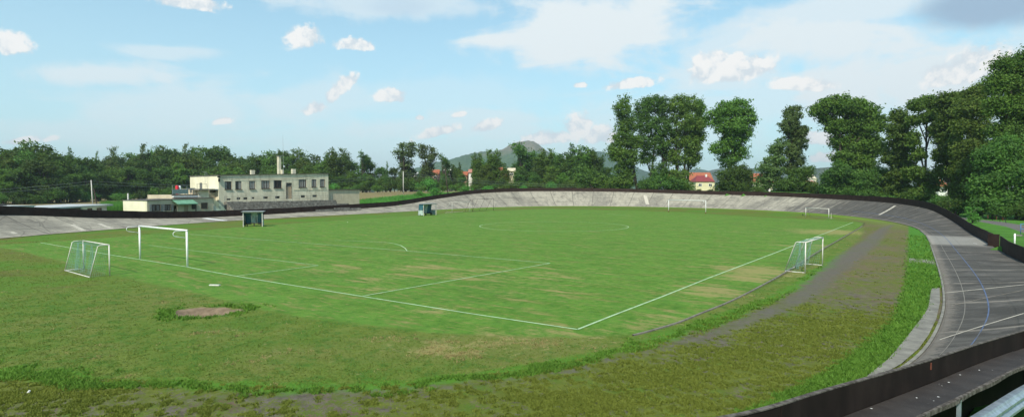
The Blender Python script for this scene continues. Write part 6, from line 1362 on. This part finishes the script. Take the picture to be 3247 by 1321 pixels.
def tufts():
    g = np.random.default_rng(8); N_ = 520000
    # ground samples, denser towards the camera
    py = 600+g.random(N_)**.75*760; py = np.maximum(py, 690); px = g.uniform(-60, 3050, N_); rr = FW[None, :]+RT[None, :]*((px-PW/2)/FOC)[:, None]-UP[None, :]*((py-PH/2)/FOC)[:, None]; t = -CAM[2]/rr[:, 2]; P = CAM+rr*t[:, None]
    dist = np.hypot(P[:, 0]-CAM[0], P[:, 1]-CAM[1]); ok = (dist < 75) & (sdf(P, INN[::3]) > .15); P = P[ok]; P[:, 2] = 0; dist = dist[ok]; px = px[ok]; py = py[ok]
    a_m = sdf(P, GP(MOWN_PX)); a_l = sdf(P, GP(LAWN_PX)); a_u = sdf(P, GP(LUSH_PX)); cl = np.array([[*G(p[0], p[1])[:2], p[2]] for p in CIND_PX]); dc, w = pld(P, cl); a_c = w-dc; a_p = sdf(P, GP(PIT_PX))
    pth = sdf(P, np.vstack([pl, pr[::-1]]))
    free = (a_p < -.02) & (pth < -.02) & ~((np.abs(sdf(P, kp[:, :2] if False else GP([(2007, 1064), (2083, 1044), (2216, 997), (2406, 911), (2599, 795), (2728, 719), (2728, 722), (2599, 799), (2406, 916), (2216, 1002), (2083, 1050), (2007, 1070)]))) < .05))
    n1 = vnoise(P, 2.2, 1); n2 = vnoise(P, 13.0, 2); n3 = vnoise(P, .5, 3); u = g.random(len(P)); zone = np.full(len(P), -1)
    weed = (a_l < .1) & (a_u < 0) & (a_c < n2*.18) & (n1*.4+n2*.65+n3*.3-.16-.9*ssn((P[:, 1]-6)/16)*(P[:, 0] > -8) > 0) & (u < .85)
    lip = (np.abs(a_l+.1+n1*.3) < .22+.22*n2+.12*n3) & (a_c < .05) & (P[:, 1] < 30) & (u < .6)
    lush = (a_u > n2*.1-.05) & (u < .55); lawn = (a_l > .2) & (a_m < -.1) & (a_u < 0) & (u < .16)
    rim = (a_p < -.02) & (a_p > -.12-.4*n2-.3*n1) & (u < .8)
    dry = np.zeros(len(P))
    for x, y, r, a in DRY_PX: c = G(x, y)[:2]; dry = np.maximum(dry, a*np.exp(-((P[:, :2]-c)**2).sum(1)/(r*r)))
    straw = lawn & (dry+.35*n1+.2*n2 > .62)
    for nm, sel, mt, h0, per, w_ in (('weed_tufts', weed & free, 'tuft_olive', .030, 5, .0125), ('green_tufts', (lip | rim) & free & ~lush, 'tuft_green', .055, 5, .016), ('lush_grass', lush & free, 'tuft_green', .05, 4, .016), ('lawn_grass', lawn & ~straw & free & ~rim, 'tuft_lawn', .018, 3, .014), ('straw_grass', straw & free, 'tuft_straw', .035, 4, .012)):
        Q = P[sel]; dd = dist[sel]; hs = h0*(g.uniform(.5, 1.5, len(Q)))*(1+dd/60)
        if nm == 'green_tufts': hs = hs*np.where(rim[sel], 1.3, 1)
        if not len(Q): continue
        g2 = np.random.default_rng(17); n = len(Q)*per; wv = w_*(1+dd/22); W = np.repeat(wv, per); B = np.repeat(Q, per, 0)+np.c_[g2.normal(size=(n, 2))*W[:, None]*1.9, np.zeros(n)]; a = g2.uniform(0, 6.283, n); H = np.repeat(hs, per)*g2.uniform(.5, 1.15, n); side = np.c_[np.cos(a), np.sin(a), np.zeros(n)]*(W*g2.uniform(.4, .9, n))[:, None]; ld = g2.normal(size=(n, 2))*.65; tip = B+np.c_[ld*H[:, None], H]
        r = np.repeat(np.clip(np.repeat(g2.random(len(Q)), per)*.6+g2.random(n)*.4, 0, 1), 3)
        me = np_mesh(nm, np.stack([B-side, B+side, tip], 1).reshape(-1, 3), np.arange(n*3).reshape(n, 3), M[mt], {'a_r': r}); o = bpy.data.objects.new(nm, me); link(o)
        tag(o, {'weed_tufts': 'olive weed tufts growing through the grey cinder oval', 'green_tufts': 'bright green longer grass tufts edging the lawn and the sand pit', 'lush_grass': 'lush bright green grass strip beside the track on the right', 'lawn_grass': 'short rough lawn grass between the pitch and the cinder oval', 'straw_grass': 'dry straw coloured grass patch in the near lawn'}[nm], 'grass', kind='stuff')
        print(nm, len(Q))
tufts()

# ---------------------------------------------------------------- air
def haze():
    t = NT('air'); p = t.n('ShaderNodeVolumePrincipled'); p.inputs['Color'].default_value = (.80, .90, 1.0, 1); p.inputs['Density'].default_value = HAZE; p.inputs['Anisotropy'].default_value = .2
    o = t.n('ShaderNodeOutputMaterial'); t.t.links.new(p.outputs[0], o.inputs['Volume'])
    b = MB().box((0, 0, 0), (1, 1, 1)).build('haze', t.m); b.scale = (9600, 9600, 290); b.location = (-900, 1200, 290/2-9); tag(b, 'thin pale summer haze in the air', 'haze', kind='stuff')
HAZE = .00016
haze()
